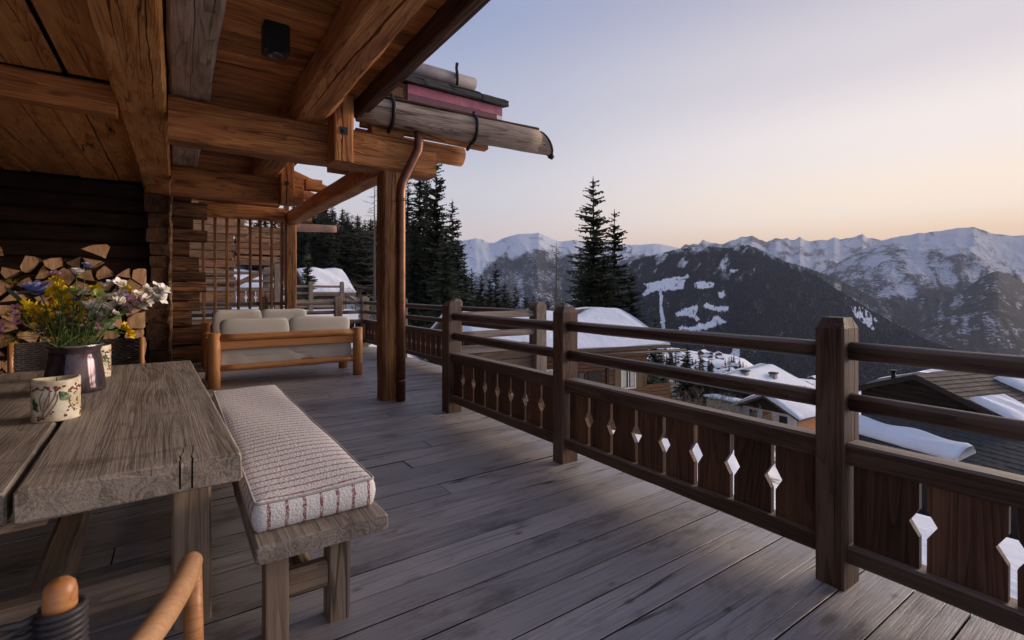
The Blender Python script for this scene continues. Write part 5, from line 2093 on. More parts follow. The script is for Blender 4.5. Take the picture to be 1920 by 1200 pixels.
for (zx, zy, n_, R_) in ((110, 420, 34, .045), (100, 930, 30, .055), (50, 900, 20, .045), (200, 730, 26, .04), (60, 700, 22, .04)):
    c_ = fpt(zx, zy, 3.5)
    dm.tube(bez(VC + Vector((-.09, 0, .29)), VC.lerp(c_, .5) + Vector((0, 0, .22)), c_), .0018, 4)
    for k_ in range(n_):
        d = Vector((fr.gauss(0, 1), fr.gauss(0, .6), fr.gauss(.2, .8))).normalized() * R_ * fr.uniform(.6, 1.1)
        dm.tube([c_, c_ + d], .0011, 3, caps=False)
dm.obj('spray', plain('olive_spray', (.20, .16, .02), .8), dl)

# ---- firewood stacked in the niche


def clip(poly, a, b, c):
    """keep a*x + b*y <= c"""
    out = []
    for i in range(len(poly)):
        p, q = poly[i], poly[(i + 1) % len(poly)]
        dp_, dq = a * p[0] + b * p[1] - c, a * q[0] + b * q[1] - c
        if dp_ <= 0:
            out.append(p)
        if dp_ * dq < 0:
            t = dp_ / (dp_ - dq)
            out.append((p[0] + (q[0] - p[0]) * t, p[1] + (q[1] - p[1]) * t))
    return out


fw = random.Random(21)
YF = 9.0
seeds = []
zrow = .13
row = 0
while zrow < 2.05:
    x = -.56 + fw.uniform(-.06, .06) + (.10 if row % 2 else 0)
    while x > -2.75:
        seeds.append((x + fw.uniform(-.05, .05), zrow + fw.uniform(-.045, .045)))
        x -= fw.uniform(.17, .30)
    zrow += fw.uniform(.135, .19)
    row += 1


def top_at(x):
    return 1.80 + .12 * math.sin(x * 5.1 + .6) + .08 * math.sin(x * 11) + (.06 if x < -1.2 else 0)


nlog = 0
LOGS = []
for i, (sx, sz) in enumerate(seeds):
    if sz > top_at(sx):
        continue
    poly = [(sx - .5, sz - .4), (sx + .5, sz - .4), (sx + .5, sz + .4), (sx - .5, sz + .4)]
    for j, (ox, oz) in enumerate(seeds):
        if i == j or abs(ox - sx) > 1 or abs(oz - sz) > .8:
            continue
        a, b = ox - sx, oz - sz
        poly = clip(poly, a, b, (ox * ox + oz * oz - sx * sx - sz * sz) / 2)
    poly = clip(poly, 1, 0, -.385 + fw.uniform(-.05, .0))
    poly = clip(poly, 0, 1, top_at(sx) + .08)
    poly = clip(poly, 0, -1, -.005)
    if len(poly) < 3:
        continue
    # wedge-like splits: drop the shortest edges
    while len(poly) > (3 if fw.random() < .5 else 4):
        k_ = min(range(len(poly)), key=lambda q: math.dist(poly[q], poly[(q + 1) % len(poly)]))
        p, q = poly[k_], poly[(k_ + 1) % len(poly)]
        poly[k_] = ((p[0] + q[0]) / 2, (p[1] + q[1]) / 2)
        poly.pop((k_ + 1) % len(poly))
    cx = sum(p[0] for p in poly) / len(poly)
    cz = sum(p[1] for p in poly) / len(poly)
    if max(p[0] for p in poly) - min(p[0] for p in poly) > .7 or cz > top_at(cx) + .03:
        continue
    # round off: each edge gets a mid point that bows a little
    pl2 = []
    for q in range(len(poly)):
        p, n_ = poly[q], poly[(q + 1) % len(poly)]
        pl2.append(p)
        bow = fw.choice([0, 0, .012, .03])
        mx, mz = (p[0] + n_[0]) / 2, (p[1] + n_[1]) / 2
        dx, dz = mx - cx, mz - cz
        l = math.hypot(dx, dz) + 1e-6
        pl2.append((mx + dx / l * bow, mz + dz / l * bow))
    sh = fw.uniform(.84, .94)
    yo = fw.uniform(-.11, .07)
    Lg = fw.uniform(.42, .52)
    vs = []
    n_ = len(pl2)
    for yy_, k_ in ((0, .985), (.012, 1.0), (Lg * .5, 1.01), (Lg, .99)):
        for p in pl2:
            vs.append(((p[0] - cx) * sh * k_ + fw.uniform(-.003, .003), yy_ + (fw.uniform(-.006, .006) if yy_ == 0 else 0), (p[1] - cz) * sh * k_ + fw.uniform(-.003, .003)))
    fs = [tuple(reversed(range(n_)))][:0]
    mb = MB()
    fs = []
    for a in range(3):
        for k_ in range(n_):
            k2 = (k_ + 1) % n_
            fs.append((a * n_ + k_, a * n_ + k2, (a + 1) * n_ + k2, (a + 1) * n_ + k_))
    mb.add(vs, fs, mi=1)
    mb.add(vs[:n_], [tuple(range(n_))], mi=0)
    mb.add(vs[3 * n_:], [tuple(reversed(range(n_)))], mi=0)
    o = link('firewood_log', mb.mesh((W_FIRE, W_BARK)), None, T(cx, YF + yo, cz) @ RY(fw.uniform(-.05, .05)) @ RZ(fw.uniform(-.03, .03)))
    tag(o, 'split firewood log in the stack against the dark back of the room', 'firewood', 'split logs stacked behind the table')
    nlog += 1
    LOGS.append((cx, cz, o))

ORD = ['', 'second ', 'third ', 'fourth ', 'fifth ', 'sixth ', 'seventh ', 'eighth ', 'ninth ', 'tenth ']
tops = sorted([l for l in LOGS if l[0] > -1.95 and not any(abs(q[0] - l[0]) < .13 and q[1] > l[1] + .05 for q in LOGS)], key=lambda l: -l[0])
for i, l in enumerate(tops[:10]):
    l[2]['label'] = 'split firewood log lying on top of the stack, ' + (ORD[i] + 'from the right' if i else 'nearest the log pier')
ends = sorted([l for l in LOGS if l not in tops[:10] and not any(q[0] > l[0] + .02 and abs(q[1] - l[1]) < .08 for q in LOGS)], key=lambda l: -l[1])
for i, l in enumerate(ends[:10]):
    l[2]['label'] = 'split firewood log at the right end of the stack, ' + (ORD[i] + 'one down' if i else 'the uppermost there')

# ================================================================ NEIGHBOURS AND TREES
_tm = {}


def conifer_meshes(seed, h=12.0, r=2.4, whorls=44, dens=1.0, bare=.06, droop=.35):
    """trunk mesh and crown mesh of a spruce h metres tall"""
    r_ = random.Random(seed)
    tr = MB()
    tr.tube([(0, 0, -1.5), (0, 0, h * .3), (.03, 0, h * .7), (0, 0, h * .995)], [h * .016, h * .012, h * .006, .012], 7)
    cr = MB()
    vs, fs = [], []

    def quad(a, b, c, d=None):
        k_ = len(vs)
        if d is None:
            vs.extend((a, b, c))
            fs.append((k_, k_ + 1, k_ + 2))
        else:
            vs.extend((a, b, c, d))
            fs.append((k_, k_ + 1, k_ + 2, k_ + 3))
    ph = r_.uniform(0, 6)
    for w in range(1):
        for b in range(int(whorls * (14 if whorls > 30 else 17))):
            if r_.random() > dens:
                continue
            q = bare + (1 - bare) * (1 - (1 - r_.random()) ** .72)
            if q > .975:
                continue
            z0 = h * q
            prof = (1 - q) ** .80 * (1 if q > .12 else .75 + q * 2)
            lump_ = 1 + .16 * math.sin(q * 31 + ph) + .10 * math.sin(q * 67 + ph * 2)
            R = r * prof * lump_ + .10
            az = r_.uniform(0, 6.283)
            L = R * r_.uniform(.45, 1.12)
            up = .22 - droop * (1 - q) * 1.8 + r_.uniform(-.16, .16)
            ca, sa = math.cos(az), math.sin(az)
            ns_ = max(3, int(L / .22))
            tip = None
            for s in range(ns_ + 1):
                t = s / ns_
                rad = L * t
                z = z0 + up * rad - .10 * rad * rad / max(L, .3) * (1 - q) + .10 * L * max(0, t - .6)
                p = Vector((ca * rad, sa * rad, z))
                if tip is not None:
                    k = (1 - t * .55)
                    wdt = (.25 + .25 * r_.random()) * k * min(1.0, .30 + L * .45)
                    d = (p - tip).normalized()
                    side_ = d.cross(Vector((0, 0, 1))).normalized()
                    for sg in (-1, 1):
                        e = p + side_ * sg * wdt * r_.uniform(.6, 1.3) + d * wdt * r_.uniform(.2, .8) + Vector((0, 0, -wdt * r_.uniform(.15, .8)))
                        m_ = tip + side_ * sg * wdt * .35 + Vector((0, 0, -wdt * r_.uniform(.1, .5)))
                        quad(tip, m_, e, p)
                        if r_.random() < .55:
                            e2 = tip.lerp(p, .5) + side_ * sg * wdt * r_.uniform(.1, .5) + Vector((0, 0, -wdt * r_.uniform(.7, 1.5)))
                            quad(tip, e2, p)
                tip = p
            quad(tip, tip + Vector((ca * .16, sa * .16, .03)) + Vector((sa, -ca, 0)) * .05, tip + Vector((ca * .12, sa * .12, -.06)) - Vector((sa, -ca, 0)) * .06)
    for k_ in range(5):
        quad((0, 0, h * 1.0), (.05 * math.cos(k_), .05 * math.sin(k_), h * .965), (-.05 * math.cos(k_), .05 * math.sin(k_), h * .955))
    cr.add(vs, fs)
    return tr.mesh((M_BARKTREE,)), cr.mesh((M_NEEDLE,))


SPR = [conifer_meshes(1, 12, 2.2, 46), conifer_meshes(2, 12, 1.9, 42, .93), conifer_meshes(3, 12, 2.6, 50, .97, droop=.42), conifer_meshes(4, 12, 1.5, 40, .9)]
LOWS = [conifer_meshes(11, 12, 2.1, 22), conifer_meshes(12, 12, 1.8, 20, .9), conifer_meshes(13, 12, 2.5, 24)]
for t_, c_ in LOWS:
    c_.materials.clear()
    c_.materials.append(M_NEEDLE_FAR)


def tree(label, u, t, vtop, kind, wide=1.0, group=None, pool=SPR, parts=True, sink=.3):
    x, y = spot(u, t)
    g = float(ground_z(x, y)) - sink
    h = EYE + (545 - vtop) / 914 * t - g
    s_ = h / 12.0
    M = T(x, y, g) @ RZ(rnd.uniform(0, 6.28)) @ Matrix.Diagonal((s_ * wide, s_ * wide, s_, 1))
    o = thing('conifer', label, 'conifer', T(x, y, g), group)
    tm_, cm_ = pool[kind % len(pool)]
    link('trunk', tm_, o, M)
    link('crown', cm_, o, M)
    return o


tree('tallest conifer beyond the railing, its spire against the sky right of the posts', 1112, 32, 328, 0, 1.0)
tree('slimmer conifer just right of the tall spire beyond the railing', 1152, 34, 390, 1, .95)
tree('short bushy conifer on the right flank of the tall pair', 1183, 33, 505, 2, 1.0)
tree('low conifer filling in before the tall pair', 1132, 31, 470, 2, 1.05)
tree('lower conifer on the left flank of the tall pair', 1090, 33, 500, 0, .95)
BIG = [(818, 41, 286, 0, .78), (786, 43, 300, 1, .95), (765, 46, 318, 3, 1.0), (800, 46, 330, 2, .8), (848, 44, 372, 0, .85), (740, 48, 310, 2, .8), (722, 52, 352, 1, .9),
       (835, 38, 420, 2, .9), (858, 47, 430, 1, 1.0), (776, 40, 400, 2, .9), (870, 52, 486, 0, 1.0)]
BL = ['tall spruce whose top shows just right of the copper downpipe', 'tall spruce close to the right edge of the pillar', 'slim spruce partly hidden by the pillar',
      'spruce standing behind the tallest one beside the pillar', 'spruce on the right slope of the dark clump by the pillar', 'spruce mostly behind the pillar',
      'spruce left of the pillar against the pale sky', 'broad lower spruce in front of the dark clump', 'low spruce at the right end of the dark clump',
      'bushy spruce low beside the pillar', 'small spruce beyond the right end of the dark clump']
for b, l_ in zip(BIG, BL):
    tree(l_, *b, group='dark spruces right of the pillar')
MID = [(884, 62, 500, 1), (902, 66, 512, 0), (930, 60, 490, 1), (946, 70, 528, 2), (966, 74, 536, 0), (985, 80, 545, 1), (918, 75, 520, 2), (1000, 78, 552, 0), (895, 56, 540, 2), (955, 58, 560, 0), (1055, 85, 556, 1)]
for k_, b in enumerate(MID):
    tree('small dark conifer in the row descending right of the big spruces' if b[0] != 930 else 'pointed conifer standing above the row right of the big spruces', *b, .9, group='small conifers behind the railing corner')
tree('small conifer with open branches beside the near chalet roof', 1228, 46, 572, 3, 1.25)
tree('dark little conifer below the upper rail near the village', 1288, 42, 646, 2, 1.15)
tree('sparse conifer under the chalet eaves by the village', 1245, 40, 668, 3, 1.4)
tree('conifer before the snowy shed roof left of the pillar', 577, 24, 452, 0, .75)
# the wooded slope on the left
fr2 = random.Random(5)
for i in range(190):
    u = fr2.uniform(550, 745)
    t = fr2.uniform(58, 105)
    vr = np.interp(u, [540, 600, 640, 680, 745], [366, 376, 386, 404, 420])
    vt = vr + fr2.uniform(0, 1) ** 1.5 * 110 * (1 - (t - 58) / 90)
    tree('dark conifer in the dense wood on the slope left of the pillar', u, t, vt, i, fr2.uniform(.85, 1.25), group='conifers of the wooded slope', pool=LOWS, sink=.8)
for i in range(46):
    u = fr2.uniform(375, 560)
    t = fr2.uniform(60, 100)
    tree('dark conifer in the wood seen through the barred screen', u, t, fr2.uniform(380, 470), i, fr2.uniform(.85, 1.25), group='conifers behind the screen', pool=LOWS, sink=.8)
for i in range(44):
    u = fr2.uniform(748, 1060)
    t = fr2.uniform(70, 125)
    vb = np.interp(u, [740, 870, 940, 1060], [420, 505, 535, 565])
    tree('dark conifer low in the wood behind the railing corner', u, t, vb + fr2.uniform(0, 45), i, fr2.uniform(.9, 1.3), group='low wood behind the railing corner', pool=LOWS, sink=.8)


def bare_mesh(seed, h=6.0, spread=.55, depth=5, upright=.5, r0=.09, shrub=False):
    r_ = random.Random(seed)
    mb = MB()

    def grow(p, d, L, rad, dep):
        n = 3
        pts, rr = [p], [rad]
        for i in range(n):
            d = (d + Vector((r_.gauss(0, .16), r_.gauss(0, .16), r_.gauss(0, .12) + .03 * upright))).normalized()
            p = p + d * L / n
            pts.append(p)
            rr.append(rad * (1 - .4 * (i + 1) / n))
        mb.tube(pts, rr, 5 if dep > 2 else 3, caps=False)
        if dep == 0:
            return
        k_ = r_.randint(2, 3) + (1 if dep <= 2 else 0)
        for j in range(k_):
            q = r_.uniform(.35, 1.0)
            bp_ = pts[min(n, int(q * n + .5))]
            nd = (d + Vector((r_.gauss(0, spread), r_.gauss(0, spread), r_.gauss(.1 * upright, spread * .6)))).normalized()
            grow(bp_, nd, L * r_.uniform(.55, .82), rad * .55, dep - 1)
    if shrub:
        for i in range(16):
            grow(Vector((r_.uniform(-.8, .8), r_.uniform(-.8, .8), 0)), Vector((r_.gauss(0, .5), r_.gauss(0, .5), 1)).normalized(), h * .36, r0 * .4, depth - 1)
        return mb.mesh((M_SHRUB,))
    else:
        grow(Vector((0, 0, -.3)), Vector((0, 0, 1)), h * .36, r0, depth)
    return mb.mesh((M_TWIG,))


def larch_mesh(seed, h=10):
    r_ = random.Random(seed)
    mb = MB()
    mb.tube([(0, 0, -.5), (0, 0, h * .5), (0, 0, h)], [.12, .07, .01], 6)
    for i in range(90):
        z = h * (.15 + .83 * i / 90)
        L = (h - z) * .20 + .3
        a = r_.uniform(0, 6.28)
        p = Vector((0, 0, z))
        d = Vector((math.cos(a), math.sin(a), r_.uniform(-.15, .35)))
        L *= r_.uniform(.6, 1.2)
        mb.tube([p, p + d * L * .5 + Vector((0, 0, -.04 * L)), p + d * L], [.018, .012, .004], 3, caps=False)
        for k_ in range(4):
            q = p + d * L * r_.uniform(.3, .95)
            dd = (d + Vector((r_.gauss(0, .6), r_.gauss(0, .6), r_.gauss(-.1, .3)))).normalized()
            mb.tube([q, q + dd * L * .35], [.008, .003], 3, caps=False)
    return mb.mesh((M_TWIG,))


BARE = [bare_mesh(1, 6), bare_mesh(2, 6, .6), bare_mesh(3, 7, .45, upright=1.0)]
SHRUB = [bare_mesh(5, 2.2, .6, 5, shrub=True, r0=.085), bare_mesh(6, 2.0, .7, 5, shrub=True, r0=.085)]
LARCH = [larch_mesh(1), larch_mesh(2)]


def bare(label, u, t, vtop, me, h0, cat='bare tree', name='bare_tree', group=None, wide=1.0):
    x, y = spot(u, t)
    g = float(ground_z(x, y)) - .1
    h = EYE + (545 - vtop) / 914 * t - g
    o = link(name, me, None, T(x, y, g) @ RZ(rnd.uniform(0, 6.28)) @ Matrix.Diagonal((h / h0 * wide, h / h0 * wide, h / h0, 1)))
    return tag(o, label, cat, group)


bare('crooked bare tree with pale branches between the shed and the pillar', 662, 24, 470, BARE[0], 6.3)
bare('second bare tree behind the pale crooked one left of the pillar', 690, 30, 455, BARE[1], 6.3)
bare('thin bare birch top against the sky just left of the pillar', 702, 34, 335, LARCH[0], 10)
bare('leafless larch standing left of the tall conifer pair', 1043, 60, 455, LARCH[1], 10, group=None)
bare('leafless tree left of the larch behind the railing', 1010, 62, 500, BARE[2], 7.2)
bare('leafless tree with rounded crown behind the grey corner post', 985, 58, 512, BARE[1], 6.3)
bare('leafless tree beside the pointed conifer', 955, 66, 520, BARE[2], 7.2)
bare('leafless tree low before the tall conifer pair', 1062, 58, 520, BARE[0], 6.3)
for i, (u, t, v) in enumerate([(1236, 30, 712), (1255, 31, 700), (1275, 30, 704), (1300, 32, 698), (1325, 32, 704), (1345, 33, 710), (1368, 34, 718), (1290, 27, 740), (1330, 28, 748), (1255, 27, 735), (1310, 25, 758), (1360, 29, 752), (1385, 33, 752)]):
    bare('tangled leafless shrub on the bank between the two chalets', u, t, v, SHRUB[i % 2], 2.5, 'shrub', 'shrub', 'leafless shrubs on the bank below the railing', wide=1.35)


# ---------------------------------------------------------------- houses


def snow_sheet(parent, w0, w1, ya, za, yb, zb_, th=.22, seed=0, M=I4, nx=26, ny=10, top_ragged=.0, name='snow_cover'):
    """snow lying on a roof slope; X along the ridge, from (ya, za) up to (yb, zb)"""
    r_ = random.Random(seed)
    vs, fs = [], []
    ph = [r_.uniform(0, 6) for _ in range(4)]
    for i in range(nx + 1):
        q = i / nx
        x = w0 + (w1 - w0) * q
        rag = top_ragged * (.5 + .5 * math.sin(q * 7 + ph[0])) * (.6 + .4 * math.sin(q * 19 + ph[1]))
        ovh = .10 + .06 * math.sin(q * 11 + ph[2]) + .03 * math.sin(q * 29)
        for j in range(ny + 1):
            s = j / ny * (1 - rag)
            y = ya + (yb - ya) * s
            z = za + (zb_ - za) * s
            if j == 0:
                y -= (yb - ya) / abs(yb - ya) * ovh
                z -= .02
            t_ = th * (min(1, (j + .6) / 2.0)) * (1 if j < ny else .35) * (1 if 0 < i < nx else .8) * (1 + .15 * math.sin(q * 13 + j * .8 + ph[3]))
            vs.append(M @ Vector((x, y, z + t_)))
    n1 = len(vs)
    for i in range(nx + 1):
        q = i / nx
        x = w0 + (w1 - w0) * q
        rag = top_ragged * (.5 + .5 * math.sin(q * 7 + ph[0])) * (.6 + .4 * math.sin(q * 19 + ph[1]))
        for j in range(ny + 1):
            s = j / ny * (1 - rag)
            vs.append(M @ Vector((x, ya + (yb - ya) * s, za + (zb_ - za) * s + .012)))
    m_ = ny + 1
    for i in range(nx):
        for j in range(ny):
            a = i * m_ + j
            f_ = (a, a + m_, a + m_ + 1, a + 1)
            fs.append(f_ if yb > ya else f_[::-1])
    edge = [(i * m_, (i + 1) * m_) for i in range(nx)] + [(i * m_ + ny, (i + 1) * m_ + ny) for i in range(nx)] + [(j, j + 1) for j in range(ny)] + [(nx * m_ + j, nx * m_ + j + 1) for j in range(ny)]
    for a, b in edge:
        fs.append((a, b, n1 + b, n1 + a))
    return link(name, mesh_from(vs, fs, True), parent, I4, M_SNOW)


def gable_house(label, cx, cy, cz, rz, L, W, hw, rise, over=.9, wall=W_CHALET, roofm=M_TILE, snow_front=True, snow_back=True, th=.22, ragged=.0, group=None, cat='chalet', name='chalet',
                verge=.8, rafter=True, snow_th=.25):
    """ridge along local X; front slope looks to local -Y"""
    M = T(cx, cy, cz) @ RZ(rz)
    h = thing(name, label, cat, M, group)
    wl = MB()
    x0, x1, y0, y1 = -L / 2, L / 2, -W / 2, W / 2
    wl.add([M @ Vector(p) for p in [(x0, y0, -1.5), (x1, y0, -1.5), (x1, y1, -1.5), (x0, y1, -1.5), (x0, y0, hw), (x1, y0, hw), (x1, y1, hw), (x0, y1, hw), (x0, 0, hw + rise), (x1, 0, hw + rise)]],
           [(0, 1, 5, 4), (1, 2, 6, 9, 5), (2, 3, 7, 6), (3, 0, 4, 8, 7), (4, 5, 9, 8), (6, 7, 8, 9)])
    w_ = wl.obj('wall', wall, h)
    k = rise / (W / 2)
    parts = []
    for sg in (-1, 1):
        rb = MB()
        ye, ze = sg * (W / 2 + over), hw - over * k + .03
        vs = [(x0 - verge, 0, hw + rise + .03), (x1 + verge, 0, hw + rise + .03), (x1 + verge, ye, ze), (x0 - verge, ye, ze)]
        rb.add([M @ Vector(p) for p in vs + [(a, b, c + .16) for a, b, c in vs]], [(0, 1, 2, 3), (7, 6, 5, 4), (0, 4, 5, 1), (1, 5, 6, 2), (2, 6, 7, 3), (3, 7, 4, 0)])
        rf = rb.obj('roof', roofm, h)
        parts.append(rf)
        if (sg < 0 and snow_front) or (sg > 0 and snow_back):
            snow_sheet(rf, x0 - verge + .05, x1 + verge - .05, ye, ze + .16, sg * .12, hw + rise + .19 - .12 * k, snow_th, seed=int(abs(cx) * 10), M=M, top_ragged=ragged)
    return h, M, w_, parts


def window(h, M, x, y, z, w, hh, face='-y', shutter=None, curtain=False, d=.05):
    """framed window on the wall at local y (front) or on x (side)"""
    def P(a, b, c):
        return M @ (Vector((x + a, y - b, z + c)) if face == '-y' else (Vector((x + b, y + a, z + c)) if face == '+x' else Vector((x - b, y - a, z + c))))

    def bxx(mb, a0, a1, b0, b1, c0, c1):
        vs = [P(a, b, c) for c in (c0, c1) for (a, b) in ((a0, b0), (a1, b0), (a1, b1), (a0, b1))]
        mb.add(vs, [(0, 3, 2, 1), (4, 5, 6, 7), (0, 1, 5, 4), (1, 2, 6, 5), (2, 3, 7, 6), (3, 0, 4, 7)])
    fm = MB()
    t = .07
    bxx(fm, -w / 2 - t, w / 2 + t, -.02, d, -t, 0)
    bxx(fm, -w / 2 - t, w / 2 + t, -.02, d, hh, hh + t)
    bxx(fm, -w / 2 - t, -w / 2, -.02, d, 0, hh)
    bxx(fm, w / 2, w / 2 + t, -.02, d, 0, hh)
    bxx(fm, -.025, .025, -.02, d - .01, 0, hh)
    wd = fm.obj('window', M_WHITEPAINT if shutter else W_DARKCHALET, h)
    g = MB()
    bxx(g, -w / 2, w / 2, -.02, .012, 0, hh)
    g.obj('pane', M_GLASSDARK, wd)
    if curtain:
        for sg in (-1, 1):
            c_ = MB()
            bxx(c_, min(sg * w * .16, sg * w * .48), max(sg * w * .16, sg * w * .48), .013, .02, .02, hh - .02)
            c_.obj('curtain', M_CURTAIN, wd)
    if shutter:
        for sg in (-1, 1):
            s_ = MB()
            a0 = sg * (w / 2 + t + .02)
            a1 = a0 + sg * w * .48
            bxx(s_, min(a0, a1), max(a0, a1), 0, .05, -.04, hh + .04)
            s_.obj('shutter', shutter, wd)


# near chalet below the railing: snow-covered roof, brown log wall
hA, MA, wA, rA = gable_house('brown log chalet with a snow-covered roof right below the middle of the railing', 15.77, 20.59, -4.3, math.radians(-12), 8.0, 7.6, 3.2, 1.28, over=.85, ragged=.22, verge=.9, snow_th=.28)
for j in range(15):
    z = .10 + .21 * j
    p0, p1 = MA @ Vector((-4.0, -3.83, z)), MA @ Vector((4.1, -3.83, z))
    timber('log', p0, p1, .08, .195, W_CHALET, hA, rough=.004, bevel=.02, seg=10, seed=j)
for j in range(15):
    z = .10 + .21 * j
    timber('log', MA @ Vector((4.03, -3.8, z)), MA @ Vector((4.03, 3.8, z)), .08, .195, W_CHALET, hA, rough=.004, bevel=.02, seg=6, seed=j + 40)
window(hA, MA, 3.0, -3.875, 1.05, .72, 1.05, shutter=M_SHUTTER, curtain=True)
window(hA, MA, .25, -3.875, .20, .62, 1.7)
window(hA, MA, -1.3, -3.875, 1.05, .72, 1.05, shutter=M_SHUTTER, curtain=True)
dr = MB()
dr.box(.75, 1.5, -3.93, -3.875, .1, 1.95, MA)
dr.obj('door', W_DARKCHALET, hA)
cb_ = MB()
cb_.box(1.72, 1.84, -4.0, -3.875, -.6, 2.9, MA)
cb_.obj('corner_board', W_DARKCHALET, hA)
bl = MB()
bl.box(4.1, 5.8, -3.6, -.6, -.16, -.02, MA)
bf = bl.obj('balcony', M_CONCRETE, hA)
for j in range(5):
    timber('balcony_board', MA @ Vector((4.15, -3.58, .18 + .19 * j)), MA @ Vector((5.8, -3.58, .18 + .19 * j)), .03, .165, W_CHALET, bf, seed=j)
gt = MB()
gt.tube([MA @ Vector((-4.9, -4.78, 2.86)), MA @ Vector((5.7, -4.78, 2.82))], .07, 8)
gt.obj('gutter', W_DARKCHALET, hA)
for i in range(3):
    sp_ = MB()
    px_, py_ = spot(1100 - i * 9, 15.5)
    sp_.lathe([(0, .42), (.25, .38), (.46, .22), (.52, .0), (.50, -.2)], 14, (0, 0, 0))
x_, y_ = spot(1098, 17.0)
gz_ = EYE - 190 / 914 * 17.0
so = thing('snow_capped_post', 'round snow cap on a garden post behind the second railing post', 'snow cap', T(x_, y_, gz_))
sc_ = MB()
sc_.lathe([(0, .30), (.22, .27), (.40, .16), (.45, .04), (.43, -.02), (0, -.02)], 18, (x_, y_, gz_))
sc_.obj('snow', M_SNOW, so)
pt_ = MB()
pt_.tube([(x_, y_, gz_ - 4.5), (x_, y_, gz_)], .09, 8)
pt_.obj('stand', W_DARKCHALET, so)

# white chalet with a dark gable farther down
bx_, by_ = spot(1440, 43)
hB, MB_, wB, rB = gable_house('small white-walled chalet with a dark gable and snow on its roof', bx_ + 3.0, by_ - .1, -10.6, math.radians(-2), 6.0, 4.7, 1.5, 1.15, over=.7, wall=M_PLASTER, snow_th=.32)
gb = MB()
gb.add([MB_ @ Vector(p) for p in [(-3.03, -2.35, 1.46), (-3.03, 2.35, 1.46), (-3.03, 0, 2.62), (-3.10, -2.35, 1.46), (-3.10, 2.35, 1.46), (-3.10, 0, 2.62)]],
       [(0, 1, 2), (3, 5, 4), (0, 3, 4, 1), (1, 4, 5, 2), (2, 5, 3, 0)])
gb.obj('gable', W_DARKCHALET, hB)
for yy_ in (-1.35, 1.35):
    window(hB, MB_, -3.01, yy_, .55, .55, .6, face='-x')
dr = MB()
dr.box(-3.07, -3.0, -.35, .45, 0, 1.3, MB_)
dr.obj('door', M_ORANGEWOOD, hB)
ob = MB()
ob.box(-2.8, 2.9, -2.41, -2.36, -1.5, 1.45, MB_)
ob.obj('side_boards', M_ORANGEWOOD, hB)
wg = MB()
wg.box(-2.6, -.6, 2.36, 6.5, -1.5, 1.2, MB_)
an = wg.obj('annex', M_PLASTER, hB)
snow_sheet(an, 0, 4.3, -.3, 1.2, 2.6, 1.5, .22, seed=4, M=MB_ @ T(-.4, 2.4, 0) @ RZ(math.pi / 2), nx=12, ny=5)

pl_r, pr_r = spot(1351, 50), spot(1440, 58)
rz2 = math.atan2(pr_r[1] - pl_r[1], pr_r[0] - pl_r[0])
hB2, MB2, wB2, rB2 = gable_house('wide snow-roofed chalet with two stubby chimneys behind the white one', (pl_r[0] + pr_r[0]) / 2, (pl_r[1] + pr_r[1]) / 2, -12.4, rz2,
                                 math.dist(pl_r, pr_r) - 1.6, 9.0, 2.9, 1.95, over=1.0, wall=W_DARKCHALET, snow_th=.35)
for (a, b) in ((-2.4, -.9), (1.2, -2.4)):
    ch = MB()
    ch.box(a - .32, a + .32, b - .3, b + .3, 3.0, 5.5 - abs(b) * .30, MB2)
    ch.obj('chimney', M_CONCRETE, rB2[0])
    cp_ = MB()
    cp_.box(a - .42, a + .42, b - .4, b + .4, 5.5 - abs(b) * .30, 5.64 - abs(b) * .30, MB2)
    cp_.obj('chimney_cap', W_DARKCHALET, rB2[0])

# big dark house on the right with a lean-to in front
hC, MC, wC, rC = gable_house('large dark timber house with a tiled roof at the right below the railing', 35.4, 7.1, -9.0, math.radians(-17), 9.0, 6.6, 4.75, 1.25, over=.7, wall=W_DARKCHALET, snow_front=False, snow_back=False, verge=.8)
for j in range(22):
    z = .25 + .26 * j
    hw_ = 3.3 if z < 4.7 else 3.3 * (1 - (z - 4.7) / 1.3)
    if hw_ > .3:
        timber('wall_board', MC @ Vector((-4.53, -hw_, z)), MC @ Vector((-4.53, hw_, z)), .035, .245, W_DARKCHALET, hC, rough=.003, seg=6, seed=j)
# tiles on both slopes near the gable, real courses
for sg, rf in ((-1, rC[0]), (1, rC[1])):
    k = 1.25 / 3.3
    tb = {}
    for row in range(13):
        s = row * .31
        for c in range(36):
            x = -5.3 + c * .28
            if row * 36 + c > 330:
                continue
            y = sg * (.05 + s)
            z = 4.75 + 1.25 + .20 - (s + .05) * k
            if 'm' not in tb:
                tb['m'] = timber_mesh(.265, .36, .03, rough=.003, bevel=.008, seg=2, seed=4)
            link('tile', tb['m'], rf, MC @ T(x, y + sg * .15, z - .15 * k + .02 + rnd.uniform(0, .008)) @ RX(-sg * (math.atan(k) - .09)), M_TILE)
snow_sheet(rC[0], -5.2, -3.2, -4.0, 4.75 - .7 * k + .25, -2.2, 4.75 + 1.25 - 2.2 * k + .25, .30, seed=3, M=MC, nx=14, ny=6)
snow_sheet(rC[0], -1.0, 5.2, -4.0, 4.75 - .7 * k + .25, -.9, 4.75 + 1.25 - .9 * k + .25, .32, seed=4, M=MC, nx=20, ny=8)
snow_sheet(rC[1], -3.6, 5.2, 4.0, 4.75 - .7 * k + .25, .5, 4.75 + 1.25 - .5 * k + .25, .32, seed=5, M=MC, nx=20, ny=8)
fl_ = MB()
fl_.tube([MC @ Vector((-3.6, 2.2, 5.0)), MC @ Vector((-3.6, 2.2, 5.95))], .11, 10)
fl_.tube([MC @ Vector((-3.6, 2.2, 5.95)), MC @ Vector((-3.6, 2.2, 6.02))], .17, 10)
fl_.obj('flue', M_IRON, rC[1])
